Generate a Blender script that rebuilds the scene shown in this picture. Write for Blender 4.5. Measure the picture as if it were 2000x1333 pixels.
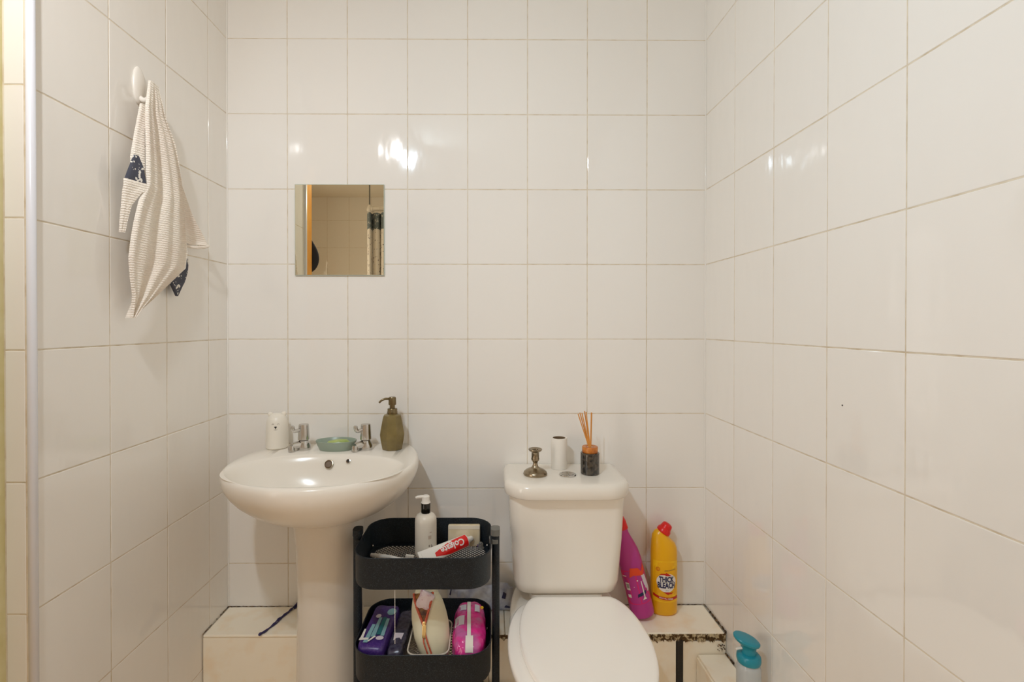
import bpy, bmesh, math, random
from mathutils import Vector, Matrix
R = math.radians
random.seed(7)
for o in list(bpy.data.objects):
    bpy.data.objects.remove(o)
S = bpy.context.scene
C = S.collection
PI = math.pi

# ------------------------------------------------------------------ camera
D = 1.645                       # camera to back wall
CAMH = 1.24
cam_d = bpy.data.cameras.new('camera')
cam = bpy.data.objects.new('camera', cam_d)
C.objects.link(cam)
cam_d.sensor_width = 36
cam_d.lens = 960.5 / 2000 * 36
cam_d.shift_x = 0.019
cam_d.shift_y = -0.0130
cam_d.clip_start = 0.01
cam.location = (0, -D, CAMH)
cam.rotation_euler = (R(90 - 0.35), 0, R(-0.45))
S.camera = cam

# ------------------------------------------------------------------ world, view, lights
w = bpy.data.worlds.new('world')
S.world = w
w.use_nodes = True
w.node_tree.nodes['Background'].inputs[0].default_value = (0.9, 0.86, 0.8, 1)
w.node_tree.nodes['Background'].inputs[1].default_value = 0.15
S.view_settings.view_transform = 'Standard'
S.view_settings.look = 'None'
S.view_settings.exposure = -0.15
S.view_settings.gamma = 1.0
S.view_settings.use_curve_mapping = False
S.cycles.blur_glossy = 0.2
S.cycles.max_bounces = 16
S.cycles.diffuse_bounces = 10


def area(name, loc, target, size, power, col, spread=180, shape='DISK'):
    l = bpy.data.lights.new(name, 'AREA')
    l.shape = shape
    l.size = size
    l.energy = power
    l.color = col
    l.spread = R(spread)
    o = bpy.data.objects.new(name, l)
    C.objects.link(o)
    o.location = loc
    d = Vector(target) - Vector(loc)
    o.rotation_euler = d.to_track_quat('-Z', 'Y').to_euler()
    return o


COOL = (0.97, 0.98, 1.0)
HEADS = [((-0.58, -1.375, 2.31), (-0.87, -0.42, 1.62), 3.5, COOL, 116),
         ((-0.506, -1.56, 2.315), (0.75, -0.70, 1.45), 7.4, (0.66, 0.85, 1.0), 140)]
for i, (p, t, e, c, sp) in enumerate(HEADS):
    area('spot_lamp', p, t, 0.055, e, c, sp)
# unseen fill panel added left of and behind the camera to lift the lower walls
side_fill = area('fill_light', (-1.885, -1.78, 0.98), (0.0, -1.2, 0.9), 0.72, 25.0, (1.0, 0.93, 0.845), 180, 'RECTANGLE')
side_fill.data.size_y = 1.9


# ------------------------------------------------------------------ materials
def srgb(c):
    return tuple(((v / 255) / 12.92 if v / 255 <= 0.04045 else ((v / 255 + 0.055) / 1.055) ** 2.4) for v in c)


def mat(name, col, rough=0.5, metal=0.0, bump=None, vary=None, coat=0.0, trans=0.0, spec=0.5, objrand=0.0,
        sub=0.0, ior=1.5, alpha=1.0):
    """col: sRGB 0..255; bump=(scale, strength, distance[, xyz scale]); vary=(scale, second colour, lo, hi)"""
    m = bpy.data.materials.new(name)
    m.use_nodes = True
    nt = m.node_tree
    b = nt.nodes['Principled BSDF']
    c = (*srgb(col), 1)
    b.inputs['Base Color'].default_value = c
    b.inputs['Roughness'].default_value = rough
    b.inputs['Metallic'].default_value = metal
    b.inputs['IOR'].default_value = ior
    b.inputs['Specular IOR Level'].default_value = spec
    b.inputs['Coat Weight'].default_value = coat
    b.inputs['Transmission Weight'].default_value = trans
    b.inputs['Alpha'].default_value = alpha
    tc = nt.nodes.new('ShaderNodeTexCoord')
    vec = tc.outputs['Object']
    if vary:
        n = nt.nodes.new('ShaderNodeTexNoise')
        n.inputs['Scale'].default_value = vary[0]
        n.inputs['Detail'].default_value = 5
        nt.links.new(vec, n.inputs['Vector'])
        mr = nt.nodes.new('ShaderNodeMapRange')
        mr.inputs['From Min'].default_value = vary[2]
        mr.inputs['From Max'].default_value = vary[3]
        nt.links.new(n.outputs['Fac'], mr.inputs['Value'])
        mx = nt.nodes.new('ShaderNodeMix')
        mx.data_type = 'RGBA'
        mx.inputs[6].default_value = c
        mx.inputs[7].default_value = (*srgb(vary[1]), 1)
        nt.links.new(mr.outputs[0], mx.inputs[0])
        nt.links.new(mx.outputs[2], b.inputs['Base Color'])
        last = mx.outputs[2]
    else:
        last = None
    if objrand:
        oi = nt.nodes.new('ShaderNodeObjectInfo')
        hs = nt.nodes.new('ShaderNodeHueSaturation')
        mr = nt.nodes.new('ShaderNodeMapRange')
        mr.inputs['To Min'].default_value = 1 - objrand
        mr.inputs['To Max'].default_value = 1 + objrand
        nt.links.new(oi.outputs['Random'], mr.inputs['Value'])
        nt.links.new(mr.outputs[0], hs.inputs['Value'])
        if last:
            nt.links.new(last, hs.inputs['Color'])
        else:
            hs.inputs['Color'].default_value = c
        nt.links.new(hs.outputs[0], b.inputs['Base Color'])
    if bump:
        n = nt.nodes.new('ShaderNodeTexNoise')
        n.inputs['Scale'].default_value = bump[0]
        n.inputs['Detail'].default_value = 1.5 if len(bump) < 5 else bump[4]
        mp = nt.nodes.new('ShaderNodeMapping')
        if len(bump) > 3:
            mp.inputs['Scale'].default_value = bump[3]
        if objrand:
            oi2 = nt.nodes.new('ShaderNodeObjectInfo')
            ml = nt.nodes.new('ShaderNodeMath')
            ml.operation = 'MULTIPLY'
            ml.inputs[1].default_value = 37.0
            nt.links.new(oi2.outputs['Random'], ml.inputs[0])
            nt.links.new(ml.outputs[0], mp.inputs['Location'])
        nt.links.new(vec, mp.inputs['Vector'])
        nt.links.new(mp.outputs[0], n.inputs['Vector'])
        bp = nt.nodes.new('ShaderNodeBump')
        bp.inputs['Strength'].default_value = bump[1]
        bp.inputs['Distance'].default_value = bump[2]
        nt.links.new(n.outputs['Fac'], bp.inputs['Height'])
        nt.links.new(bp.outputs[0], b.inputs['Normal'])
    return m


M = {}
M['tile'] = mat('glazed_tile', (238, 235, 230), 0.055, bump=(20, 0.30, 0.004, (1, 1, 0.35)), objrand=0.006, ior=1.62)
M['grout'] = mat('grout', (222, 212, 194), 0.7, vary=(30, (200, 184, 158), 0.45, 0.7))
M['grout_yellow'] = mat('old_sealant', (214, 205, 160), 0.5, vary=(20, (204, 193, 138), 0.4, 0.7))
M['ledge_tile'] = mat('ledge_tile', (254, 246, 228), 0.25, vary=(14, (250, 232, 204), 0.5, 0.75))
M['paint'] = mat('white_paint', (232, 228, 220), 0.6)
M['ceil'] = mat('ceiling_paint', (232, 228, 218), 0.8)
M['floor'] = mat('vinyl_floor', (226, 202, 174), 0.4, vary=(9, (212, 188, 158), 0.4, 0.6))
M['trim'] = mat('pvc_trim', (226, 228, 236), 0.25)
M['ceramic'] = mat('ceramic', (237, 231, 221), 0.2)
M['seat'] = mat('seat_plastic', (254, 250, 244), 0.16)
M['chrome'] = mat('chrome', (205, 203, 200), 0.09, 1.0)
M['steel'] = mat('brushed_steel', (165, 152, 130), 0.27, 1.0, vary=(40, (120, 105, 82), 0.4, 0.7))
M['dark'] = mat('dark_hole', (60, 46, 34), 0.6)
M['rust'] = mat('overflow_brown', (118, 98, 78), 0.5)
M['black_metal'] = mat('black_powder_coat', (17, 25, 32), 0.5, spec=0.35, vary=(620, (72, 82, 92), 0.55, 0.74),
                       bump=(700, 0.25, 0.0006))
M['grey_clip'] = mat('grey_plastic', (108, 107, 102), 0.4)
M['white_pl'] = mat('white_plastic', (235, 230, 222), 0.3)
M['cream_pl'] = mat('cream_plastic', (222, 214, 200), 0.35)
M['black_gl'] = mat('black_gloss', (28, 26, 22), 0.12)
M['bear'] = mat('white_ceramic_matt', (236, 230, 218), 0.35)
M['ink'] = mat('black_ink', (32, 26, 20), 0.5)
M['ink_grey'] = mat('grey_ink', (140, 130, 120), 0.5)
M['olive'] = mat('olive_stoneware', (128, 112, 66), 0.28, vary=(25, (108, 92, 50), 0.35, 0.65), coat=0.2)
M['brass'] = mat('antique_brass', (126, 112, 84), 0.3, 1.0)
M['sage'] = mat('sage_ceramic', (148, 162, 148), 0.3)
M['soap'] = mat('green_soap', (176, 192, 110), 0.35, vary=(30, (150, 172, 92), 0.4, 0.6))
M['amber'] = mat('amber_wood', (206, 128, 52), 0.35, vary=(60, (180, 100, 36), 0.4, 0.6))
M['reed'] = mat('reed', (214, 146, 66), 0.6)
M['smoke'] = mat('smoked_glass', (74, 66, 56), 0.06, coat=0.6, vary=(70, (30, 27, 24), 0.42, 0.58))
M['paper'] = mat('white_paper', (236, 231, 222), 0.8)
M['card'] = mat('grey_brown_card', (120, 98, 72), 0.8)
M['yellow'] = mat('yellow_plastic', (240, 178, 8), 0.28)
M['yellow_l'] = mat('yellow_label', (250, 200, 20), 0.3)
M['red'] = mat('red_plastic', (222, 22, 18), 0.3)
M['red_d'] = mat('red_print', (196, 34, 18), 0.4)
M['navy'] = mat('navy_print', (34, 36, 84), 0.4)
M['white_print'] = mat('white_print', (236, 232, 226), 0.4)
M['lilac_print'] = mat('lilac_print', (216, 208, 220), 0.4)
M['magenta'] = mat('magenta_plastic', (186, 54, 140), 0.3)
M['magenta_l'] = mat('magenta_label', (222, 26, 112), 0.3)
M['orange'] = mat('orange_print', (238, 74, 30), 0.35)
M['towel'] = None
M['purple'] = mat('violet_film', (66, 40, 118), 0.3, vary=(260, (98, 72, 138), 0.5, 0.75), bump=(22, 0.5, 0.006))
M['violet_dark'] = mat('smoky_violet_film', (70, 68, 88), 0.25, vary=(90, (44, 38, 60), 0.4, 0.7), bump=(30, 0.6, 0.008))
M['teal'] = mat('teal_print', (30, 112, 122), 0.35)
M['teal_l'] = mat('pale_teal_print', (136, 182, 190), 0.35)
M['pink'] = mat('pink_film', (228, 50, 146), 0.2, vary=(22, (206, 104, 168), 0.47, 0.6), bump=(34, 1.0, 0.014))
M['pouch'] = mat('cream_faux_leather', (222, 214, 184), 0.4, bump=(18, 0.25, 0.006))
M['pouch_in'] = mat('brown_lining', (146, 98, 34), 0.5, vary=(60, (70, 36, 20), 0.4, 0.6))
M['zip'] = mat('coral_zip', (214, 98, 62), 0.5, vary=(500, (150, 60, 40), 0.45, 0.6))
M['gold'] = mat('rose_gold', (255, 214, 140), 0.25, 0.6)
M['clear'] = mat('clear_plastic', (225, 222, 216), 0.08, trans=0.85, ior=1.35)
M['smoke_pl'] = mat('smoky_plastic', (90, 72, 78), 0.2, trans=0.5)
M['film'] = mat('pale_blue_film', (206, 210, 222), 0.25, vary=(24, (160, 168, 200), 0.45, 0.65), bump=(35, 0.9, 0.012))
M['blue'] = mat('teal_blue_plastic', (28, 140, 160), 0.3)
M['clearbody'] = mat('cloudy_bottle', (186, 192, 194), 0.2)
M['mould'] = mat('mould_edge', (92, 66, 30), 0.9, vary=(70, (204, 186, 150), 0.5, 0.58), bump=(60, 1.0, 0.01, (1, 1, 1), 4))
M['grime'] = mat('black_grime', (66, 50, 32), 0.9, vary=(90, (150, 122, 86), 0.48, 0.62))
M['blackstrip'] = mat('black_rubber', (28, 26, 26), 0.5, vary=(300, (70, 66, 64), 0.6, 0.75))
M['cord'] = mat('indigo_cord', (52, 46, 92), 0.7)
M['mirror'] = mat('mirror_silver', (226, 220, 198), 0.0, 1.0)
M['glass_edge'] = mat('glass_edge', (190, 200, 190), 0.1)
M['wood'] = mat('ochre_pine', (232, 172, 78), 0.4, vary=(6, (222, 152, 60), 0.4, 0.6))
M['fabric_dark'] = mat('navy_fabric', (38, 38, 50), 0.8)
M['cream_wall'] = mat('cream_paint', (222, 214, 170), 0.5)


def towel_mat():
    m = mat('waffle_towel', (246, 238, 226), 0.9, vary=(5, (236, 222, 210), 0.45, 0.7))
    nt = m.node_tree
    b = nt.nodes['Principled BSDF']
    tc = nt.nodes.new('ShaderNodeTexCoord')
    w1 = nt.nodes.new('ShaderNodeTexWave')
    w1.bands_direction = 'Z'
    w1.inputs['Scale'].default_value = 55
    w1.inputs['Distortion'].default_value = 3.0
    w1.inputs['Detail Scale'].default_value = 6.0
    nt.links.new(tc.outputs['Object'], w1.inputs['Vector'])
    bp = nt.nodes.new('ShaderNodeBump')
    bp.inputs['Strength'].default_value = 0.55
    bp.inputs['Distance'].default_value = 0.003
    nt.links.new(w1.outputs['Fac'], bp.inputs['Height'])
    nt.links.new(bp.outputs[0], b.inputs['Normal'])
    b.inputs['Sheen Weight'].default_value = 0.2
    return m


M['towel'] = towel_mat()


def blob_mat(name, base, blobs, scale, thr=0.42, rough=0.85):
    m = mat(name, base, rough)
    nt = m.node_tree
    b = nt.nodes['Principled BSDF']
    tc = nt.nodes.new('ShaderNodeTexCoord')
    v = nt.nodes.new('ShaderNodeTexVoronoi')
    v.inputs['Scale'].default_value = scale
    nz = nt.nodes.new('ShaderNodeTexNoise')
    nz.inputs['Scale'].default_value = scale * 1.5
    mx0 = nt.nodes.new('ShaderNodeMix')
    mx0.data_type = 'RGBA'
    mx0.inputs[0].default_value = 0.06
    nt.links.new(tc.outputs['Object'], mx0.inputs[6])
    nt.links.new(nz.outputs['Color'], mx0.inputs[7])
    nt.links.new(mx0.outputs[2], v.inputs['Vector'])
    nt.links.new(tc.outputs['Object'], nz.inputs['Vector'])
    cr = nt.nodes.new('ShaderNodeValToRGB')
    cr.color_ramp.interpolation = 'CONSTANT'
    cr.color_ramp.elements[0].color = (*srgb(blobs), 1)
    cr.color_ramp.elements[1].color = (*srgb(base), 1)
    cr.color_ramp.elements[1].position = thr
    nt.links.new(v.outputs['Distance'], cr.inputs[0])
    nt.links.new(cr.outputs[0], b.inputs['Base Color'])
    return m


M['print_cloth'] = blob_mat('printed_cloth', (70, 72, 84), (222, 218, 210), 48, 0.34)
M['curtain_print'] = blob_mat('curtain_print', (236, 232, 226), (110, 96, 104), 34, 0.22)
M['curtain_band'] = blob_mat('curtain_band_print', (112, 124, 130), (196, 198, 196), 34, 0.3)

# ------------------------------------------------------------------ geometry helpers
def P(x, zp, h):
    return Vector((x, -zp, h))


def link(name, data, m=None, parent=None, loc=(0, 0, 0), rot=(0, 0, 0)):
    o = bpy.data.objects.new(name, data)
    C.objects.link(o)
    if m is not None and not data.materials:
        data.materials.append(m)
    if parent is not None:
        o.parent = parent
    o.location = loc
    o.rotation_euler = rot
    return o


def obj(name, bm, m, parent=None, loc=(0, 0, 0), rot=(0, 0, 0), smooth=True, angle=40):
    me = bpy.data.meshes.new(name)
    bmesh.ops.recalc_face_normals(bm, faces=bm.faces)
    if smooth:
        for f in bm.faces:
            f.smooth = True
        for e in bm.edges:
            if len(e.link_faces) == 2:
                if e.calc_face_angle(0) > R(angle):
                    e.smooth = False
    bm.to_mesh(me)
    bm.free()
    return link(name, me, m, parent, loc, rot)


def tag(o, label=None, cat=None, group=None, kind=None):
    if label: o['label'] = label
    if cat: o['category'] = cat
    if group: o['group'] = group
    if kind: o['kind'] = kind
    return o


def thing(name, label, cat, loc=(0, 0, 0), rot=(0, 0, 0), group=None):
    o = bpy.data.objects.new(name, None)
    o.empty_display_size = 0.05
    C.objects.link(o)
    o.location = loc
    o.rotation_euler = rot
    return tag(o, label, cat, group)


def box(x0, x1, y0, y1, z0, z1, bev=0.0, seg=2, bm=None):
    b = bm or bmesh.new()
    r = bmesh.ops.create_cube(b, size=1)
    vs = r['verts']
    for v in vs:
        v.co = Vector(((x0 + x1) / 2 + v.co.x * (x1 - x0), (y0 + y1) / 2 + v.co.y * (y1 - y0),
                       (z0 + z1) / 2 + v.co.z * (z1 - z0)))
    if bev > 0:
        es = list({e for v in vs for e in v.link_edges})
        bmesh.ops.bevel(b, geom=es, offset=bev, segments=seg, affect='EDGES', profile=0.5)
    return b


def loft(rings, cap0=True, cap1=True, bm=None, closed=True):
    b = bm or bmesh.new()
    vr = [[b.verts.new(p) for p in ring] for ring in rings]
    n = len(rings[0])
    for i in range(len(vr) - 1):
        for j in range(n if closed else n - 1):
            k = (j + 1) % n
            b.faces.new((vr[i][j], vr[i][k], vr[i + 1][k], vr[i + 1][j]))
    if cap0: b.faces.new(vr[0][::-1])
    if cap1: b.faces.new(vr[-1])
    return b


def lathe(prof, n=32, cx=0, cy=0, sy=1.0, bm=None, cap0=True, cap1=True):
    rings = []
    for r, z in prof:
        r = max(r, 1e-5)
        rings.append([Vector((cx + r * math.cos(2 * PI * j / n), cy + r * sy * math.sin(2 * PI * j / n), z))
                      for j in range(n)])
    return loft(rings, cap0, cap1, bm)


def tube(path, rad, n=10, bm=None, cap=True):
    path = [Vector(p) for p in path]
    rings = []
    up = None
    for i, p in enumerate(path):
        d = (path[min(i + 1, len(path) - 1)] - path[max(i - 1, 0)]).normalized()
        if up is None:
            up = Vector((0, 0, 1)) if abs(d.z) < 0.9 else Vector((1, 0, 0))
        a = d.cross(up).normalized()
        bvec = a.cross(d).normalized()
        up = bvec
        r = rad[i] if isinstance(rad, (list, tuple)) else rad
        rings.append([p + r * (math.cos(2 * PI * j / n) * a + math.sin(2 * PI * j / n) * bvec) for j in range(n)])
    return loft(rings, cap, cap, bm)


def smooth_path(pts, k=6):
    pts = [Vector(p) for p in pts]
    out = []
    for i in range(len(pts) - 1):
        p0 = pts[max(i - 1, 0)]; p1 = pts[i]; p2 = pts[i + 1]; p3 = pts[min(i + 2, len(pts) - 1)]
        for t in range(k):
            t /= k
            out.append(0.5 * ((2 * p1) + (-p0 + p2) * t + (2 * p0 - 5 * p1 + 4 * p2 - p3) * t * t
                              + (-p0 + 3 * p1 - 3 * p2 + p3) * t ** 3))
    out.append(pts[-1])
    return out


def interp(tab, t):
    """tab rows (t, a, b, ...) -> interpolated tuple"""
    if t <= tab[0][0]: return tab[0][1:]
    for a, b in zip(tab, tab[1:]):
        if t <= b[0]:
            f = (t - a[0]) / (b[0] - a[0])
            return tuple(x + (y - x) * f for x, y in zip(a[1:], b[1:]))
    return tab[-1][1:]


def rrect(hx, hy, r, n=8, cx=0, cy=0, z=0):
    pts = []
    for q, (sx, sy) in enumerate(((1, 1), (-1, 1), (-1, -1), (1, -1))):
        for i in range(n + 1):
            a = PI / 2 * (q + i / n)
            pts.append(Vector((cx + sx * (hx - r) + r * math.cos(a), cy + sy * (hy - r) + r * math.sin(a), z)))
    return pts


def text_bm(s, size, extr=0.0, align='CENTER', shear=0.0, bold=0.0, spacing=1.0):
    cu = bpy.data.curves.new('lettering', 'FONT')
    cu.body = s
    cu.size = size
    cu.align_x = align
    cu.align_y = 'CENTER'
    cu.shear = shear
    cu.offset = bold
    cu.extrude = extr
    cu.space_character = spacing
    cu.resolution_u = 3
    o = bpy.data.objects.new('lettering', cu)
    C.objects.link(o)
    dg = bpy.context.evaluated_depsgraph_get()
    me = bpy.data.meshes.new_from_object(o.evaluated_get(dg))
    bpy.data.objects.remove(o)
    bpy.data.curves.remove(cu)
    b = bmesh.new()
    b.from_mesh(me)
    bpy.data.meshes.remove(me)
    bmesh.ops.triangulate(b, faces=b.faces)
    return b


def poly_bm(pts, cuts=2, bm=None):
    b = bmesh.new()
    b.faces.new([b.verts.new((p[0], p[1], 0)) for p in pts])
    bmesh.ops.triangulate(b, faces=b.faces)
    if cuts:
        bmesh.ops.subdivide_edges(b, edges=b.edges, cuts=cuts, use_grid_fill=True)
        bmesh.ops.triangulate(b, faces=b.faces)
    if bm is not None:
        me = bpy.data.meshes.new('t')
        b.to_mesh(me); b.free()
        bm.from_mesh(me)
        bpy.data.meshes.remove(me)
        return bm
    return b


def merge(a, b):
    me = bpy.data.meshes.new('t')
    b.to_mesh(me); b.free()
    a.from_mesh(me)
    bpy.data.meshes.remove(me)
    return a


def xform(bm, f):
    for v in bm.verts:
        v.co = Vector(f(v.co))
    return bm


def wrap(bm, rx, ry, cz, off=0.0004, cx=0.0, sx=1.0):
    """a flat drawing (x right, y up) laid on the front of an upright elliptic body"""
    def f(c):
        t = (c.x * sx + cx) / rx
        return ((rx + off) * math.sin(t), -(ry + off) * math.cos(t), cz + c.y)
    return xform(bm, f)


def disc_pts(r, n=20, cx=0, cy=0, sy=1.0):
    return [(cx + r * math.cos(2 * PI * i / n), cy + r * sy * math.sin(2 * PI * i / n)) for i in range(n)]


def densify(pts, k=4):
    out = []
    for a, b in zip(pts, pts[1:] + pts[:1]):
        for i in range(k):
            out.append((a[0] + (b[0] - a[0]) * i / k, a[1] + (b[1] - a[1]) * i / k))
    return out

# ------------------------------------------------------------------ room shell
XL, XR = -0.870, 0.7276
ZL = 0.712                    # end of left wall
XA = -1.90                    # far side of the entry
ZF = 2.87                     # far wall
HC = 2.405
ROWS = [1.1915 + 0.25 * k for k in range(-5, 6)]
TH = 0.006
_tiles = {}


def tile_mesh(wd, ht):
    k = (round(wd, 4), round(ht, 4))
    if k not in _tiles:
        b = box(-wd / 2, wd / 2, 0, TH, -ht / 2, ht / 2)
        front = [e for e in b.edges if all(v.co.y < 1e-6 for v in e.verts)]
        bmesh.ops.bevel(b, geom=front, offset=0.0013, segments=2, affect='EDGES', profile=0.5)
        bmesh.ops.recalc_face_normals(b, faces=b.faces)
        me = bpy.data.meshes.new('tile')
        for f in b.faces: f.smooth = False
        b.to_mesh(me); b.free()
        me.materials.append(M['tile'])
        _tiles[k] = me
    return _tiles[k]


J = 0.0024
def tile_wall(parent, origin, rotz, cols, rows, hmin, hmax):
    """cols: positions along the wall's own x axis; the tile's front is the plane y = 0"""
    cs, sn = math.cos(rotz), math.sin(rotz)
    for a, b in zip(cols, cols[1:]):
        for c, d in zip(rows, rows[1:]):
            c2, d2 = max(c, hmin), min(d, hmax)
            if d2 - c2 < 0.02 or b - a < 0.012: continue
            u = (a + b) / 2
            jit = random.uniform(-0.0003, 0.0003)
            o = link('tile', tile_mesh(b - a - J, d2 - c2 - J), None, parent)
            o.location = (origin[0] + cs * u - sn * jit, origin[1] + sn * u + cs * jit, (c2 + d2) / 2)
            o.rotation_euler = (random.uniform(-0.0014, 0.0014), 0, rotz + random.uniform(-0.0016, 0.0016))


def struct(name, bm, m, label=None):
    o = obj(name, bm, m, smooth=False)
    o['kind'] = 'structure'
    if label: o['label'] = label
    return o


G = 0.0008      # grout recess
wb = struct('wall_back', box(XL - 0.1, XR + 0.1, G, 0.1, 0, HC), M['grout'], 'cream glazed tiled wall behind the basin and toilet')
tile_wall(wb, (0, 0), 0, [XL + 0.001] + [XL + 0.2 * k for k in range(1, 8)] + [XR - 0.001], ROWS, 0.0, HC)
wr = struct('wall_right', box(XR + G, XR + 0.1, -ZF - 0.1, 0.1, 0, HC), M['grout'], 'glazed tiled side wall right of the toilet')
tile_wall(wr, (XR, 0), R(-90), [0.001, 0.192] + [0.192 + 0.2 * k for k in range(1, 13)] + [ZF], ROWS, 0, HC)
wl = struct('wall_left', box(XL - 0.1, XL - G, -ZL + G, 0.1, 0, HC), M['grout'], 'glazed tiled side wall where the towel hangs')
tile_wall(wl, (XL, 0), R(90), [-ZL + 0.012, -0.508, -0.308, -0.109, -0.001], ROWS, 0, HC)
# short return wall turning left, facing the camera
we = struct('wall_return', box(XA - 0.1, XL - 0.1, -ZL + G, -ZL + 0.1, 0, HC), M['grout'], 'return of the tiled wall around the left corner')
tile_wall(we, (0, -ZL), 0, [-0.912, XL - 0.003], [r + 0.0 for r in ROWS], 0, HC)
t1 = struct('trim_1', lathe([(0.0001, 0), (0.0078, 0.0), (0.0078, HC), (0.0001, HC)], 20, XL + 0.0028, -ZL + 0.0075), M['trim'],
            'white plastic quadrant trim on the wall corner at the left')
for f in t1.data.polygons: f.use_smooth = True
# cream door lining left of the return tiles
struct('trim_2', box(-0.955, -0.9135, -0.80, -ZL + 0.005, 0, 2.06, 0.002), M['grout_yellow'], 'cream door lining beside the tiled corner')
struct('door_1', box(-0.990, -0.9145, -0.925, -0.801, 0, 2.06, 0.004), M['wood'], 'ochre wooden door frame, seen in the mirror')
wf = struct('wall_front', box(XA - 0.1, XR + 0.1, -ZF - 0.1, -ZF - G, 0, HC), M['grout'], 'beige tiled far wall seen in the mirror')
tile_wall(wf, (0, -ZF), R(180), [-XR] + [-XR + 0.2 * k for k in range(1, 14)] + [-XA], ROWS, 0, HC)
struct('wall_entry', box(XA - 0.1, XA, -ZF - 0.1, -ZL, 0, HC), M['paint'])
for a_, b_, c_, d_ in ((-2.20, -2.14, 0, 2.02), (-1.42, -1.36, 0, 2.02), (-2.20, -1.36, 1.96, 2.02)):  # frame added around the fill panel; the entry wall has no opening
    struct('trim_5', box(XA, XA + 0.02, a_, b_, c_ if c_ else 0.001, d_, 0.003), M['wood'], 'wooden frame added around the unseen fill light, outside the frame at left')
struct('floor', box(XA - 0.1, XR + 0.1, -ZF - 0.1, 0.1, -0.05, 0), M['floor'])
struct('ceiling', box(XA - 0.1, XR + 0.1, -ZF - 0.1, 0.1, HC, HC + 0.05), M['ceil'])

for xx in (XL + 0.0012, XR - 0.0012):
    obj('corner_seal', lathe([(0.0024, 0.3), (0.0024, HC)], 10, xx, -0.0012), M['tile'], wb)
# ---- tiled boxing ledge along the back wall
LH, LD = 0.298, 0.152
led = struct('trim_3', box(XL + 0.001, XR - 0.001, -LD + 0.008, -0.0005, 0.0, LH - 0.008), M['grout'], 'low tiled pipe boxing ledge along the back wall')
def slab(parent, x0, x1, y0, y1, z0, z1, bev=0.002, m='tile', name='tile', rot=(0, 0, 0)):
    cx, cy, cz = (x0 + x1) / 2, (y0 + y1) / 2, (z0 + z1) / 2
    o = obj(name, box(x0 - cx, x1 - cx, y0 - cy, y1 - cy, z0 - cz, z1 - cz, bev), M[m], parent, (cx, cy, cz), rot, smooth=False)
    return o
ledcols = [XL + 0.003, -0.45, -0.2, 0.05, 0.33, XR - 0.006]
for a, b in zip(ledcols, ledcols[1:]):
    slab(led, a + 0.001, b - 0.001, -LD - 0.002, -0.003, LH - 0.008, LH, 0.003, 'ledge_tile')
fc = [XL + 0.002, -0.45, -0.2, 0.0, 0.2, 0.4, 0.574]
for a, b in zip(fc, fc[1:]):
    lo = 0.0435
    slab(led, a + 0.001, b - 0.001, -LD, -LD + 0.008, lo, LH - 0.009, 0.0015, 'ledge_tile')
    slab(led, a + 0.001, b - 0.001, -LD, -LD + 0.008, 0.0, lo - 0.003, 0.0015)
slab(led, 0.594, XR - 0.002, -LD, -LD + 0.008, 0.0, LH - 0.026, 0.0015, 'ledge_tile')
slab(led, 0.5745, 0.5935, -LD - 0.003, -LD + 0.008, 0.0, LH - 0.022, 0.001, 'blackstrip', 'joint_strip')
# broken mouldy front edge, right of the toilet and a stub beside the trolley
def crumble(x0, x1, name='broken_edge', m='mould', n=130, hh=0.024):
    rings = []
    for i in range(n + 1):
        x = x0 + (x1 - x0) * i / n
        a = random.uniform(-1, 1) * 0.003
        c = random.uniform(-1, 1) * 0.004
        y0 = -LD - 0.0035 + a
        rings.append([P(x, LD - 0.004, LH - 0.0035), Vector((x, y0, LH - 0.003 + a * 0.3)), Vector((x, y0 - 0.0018 + c * 0.6, LH - hh * 0.35)),
                      Vector((x, y0 + 0.001, LH - hh * 0.6 + c * 0.6)), Vector((x, y0 + c * 0.7, LH - hh + c)), P(x, LD - 0.004, LH - hh + c)])
    return obj(name, loft(rings), M[m], led, smooth=False)
crumble(0.395, XR - 0.004)
crumble(0.0, 0.14, n=30, hh=0.017)
# grime in the corners: irregular bead
def bead(pts, r0, name='grime_line', parent=led):
    path = []
    for a, b in zip(pts, pts[1:]):
        a, b = Vector(a), Vector(b)
        k = max(2, int((b - a).length / 0.006))
        for i in range(k):
            path.append(a.lerp(b, i / k) + Vector([random.uniform(-0.0006, 0.0006) for _ in range(3)]))
    path.append(Vector(pts[-1]))
    rad = [r0 * random.uniform(0.35, 1.5) for _ in path]
    return obj(name, tube(path, rad, 6), M['grime'], parent, smooth=False)
bead([P(0.40, 0.0015, LH), P(XR - 0.002, 0.0015, LH)], 0.0009)
bead([P(XR - 0.002, 0.002, LH), P(XR - 0.001, 0.045, LH)], 0.0016)
bead([P(XR - 0.0015, 0.045, LH), P(XR - 0.0015, LD, LH)], 0.0032)
bead([P(XL + 0.001, 0.0015, LH), P(-0.62, 0.0015, LH)], 0.0009)
bead([P(XL + 0.001, 0.002, LH), P(XL + 0.001, 0.05, LH)], 0.0013)
bead([P(XL + 0.001, 0.07, LH), P(XL + 0.001, 0.073, LH)], 0.0011)
bead([P(XL + 0.001, 0.10, LH), P(XL + 0.001, LD, LH)], 0.0009)
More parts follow.
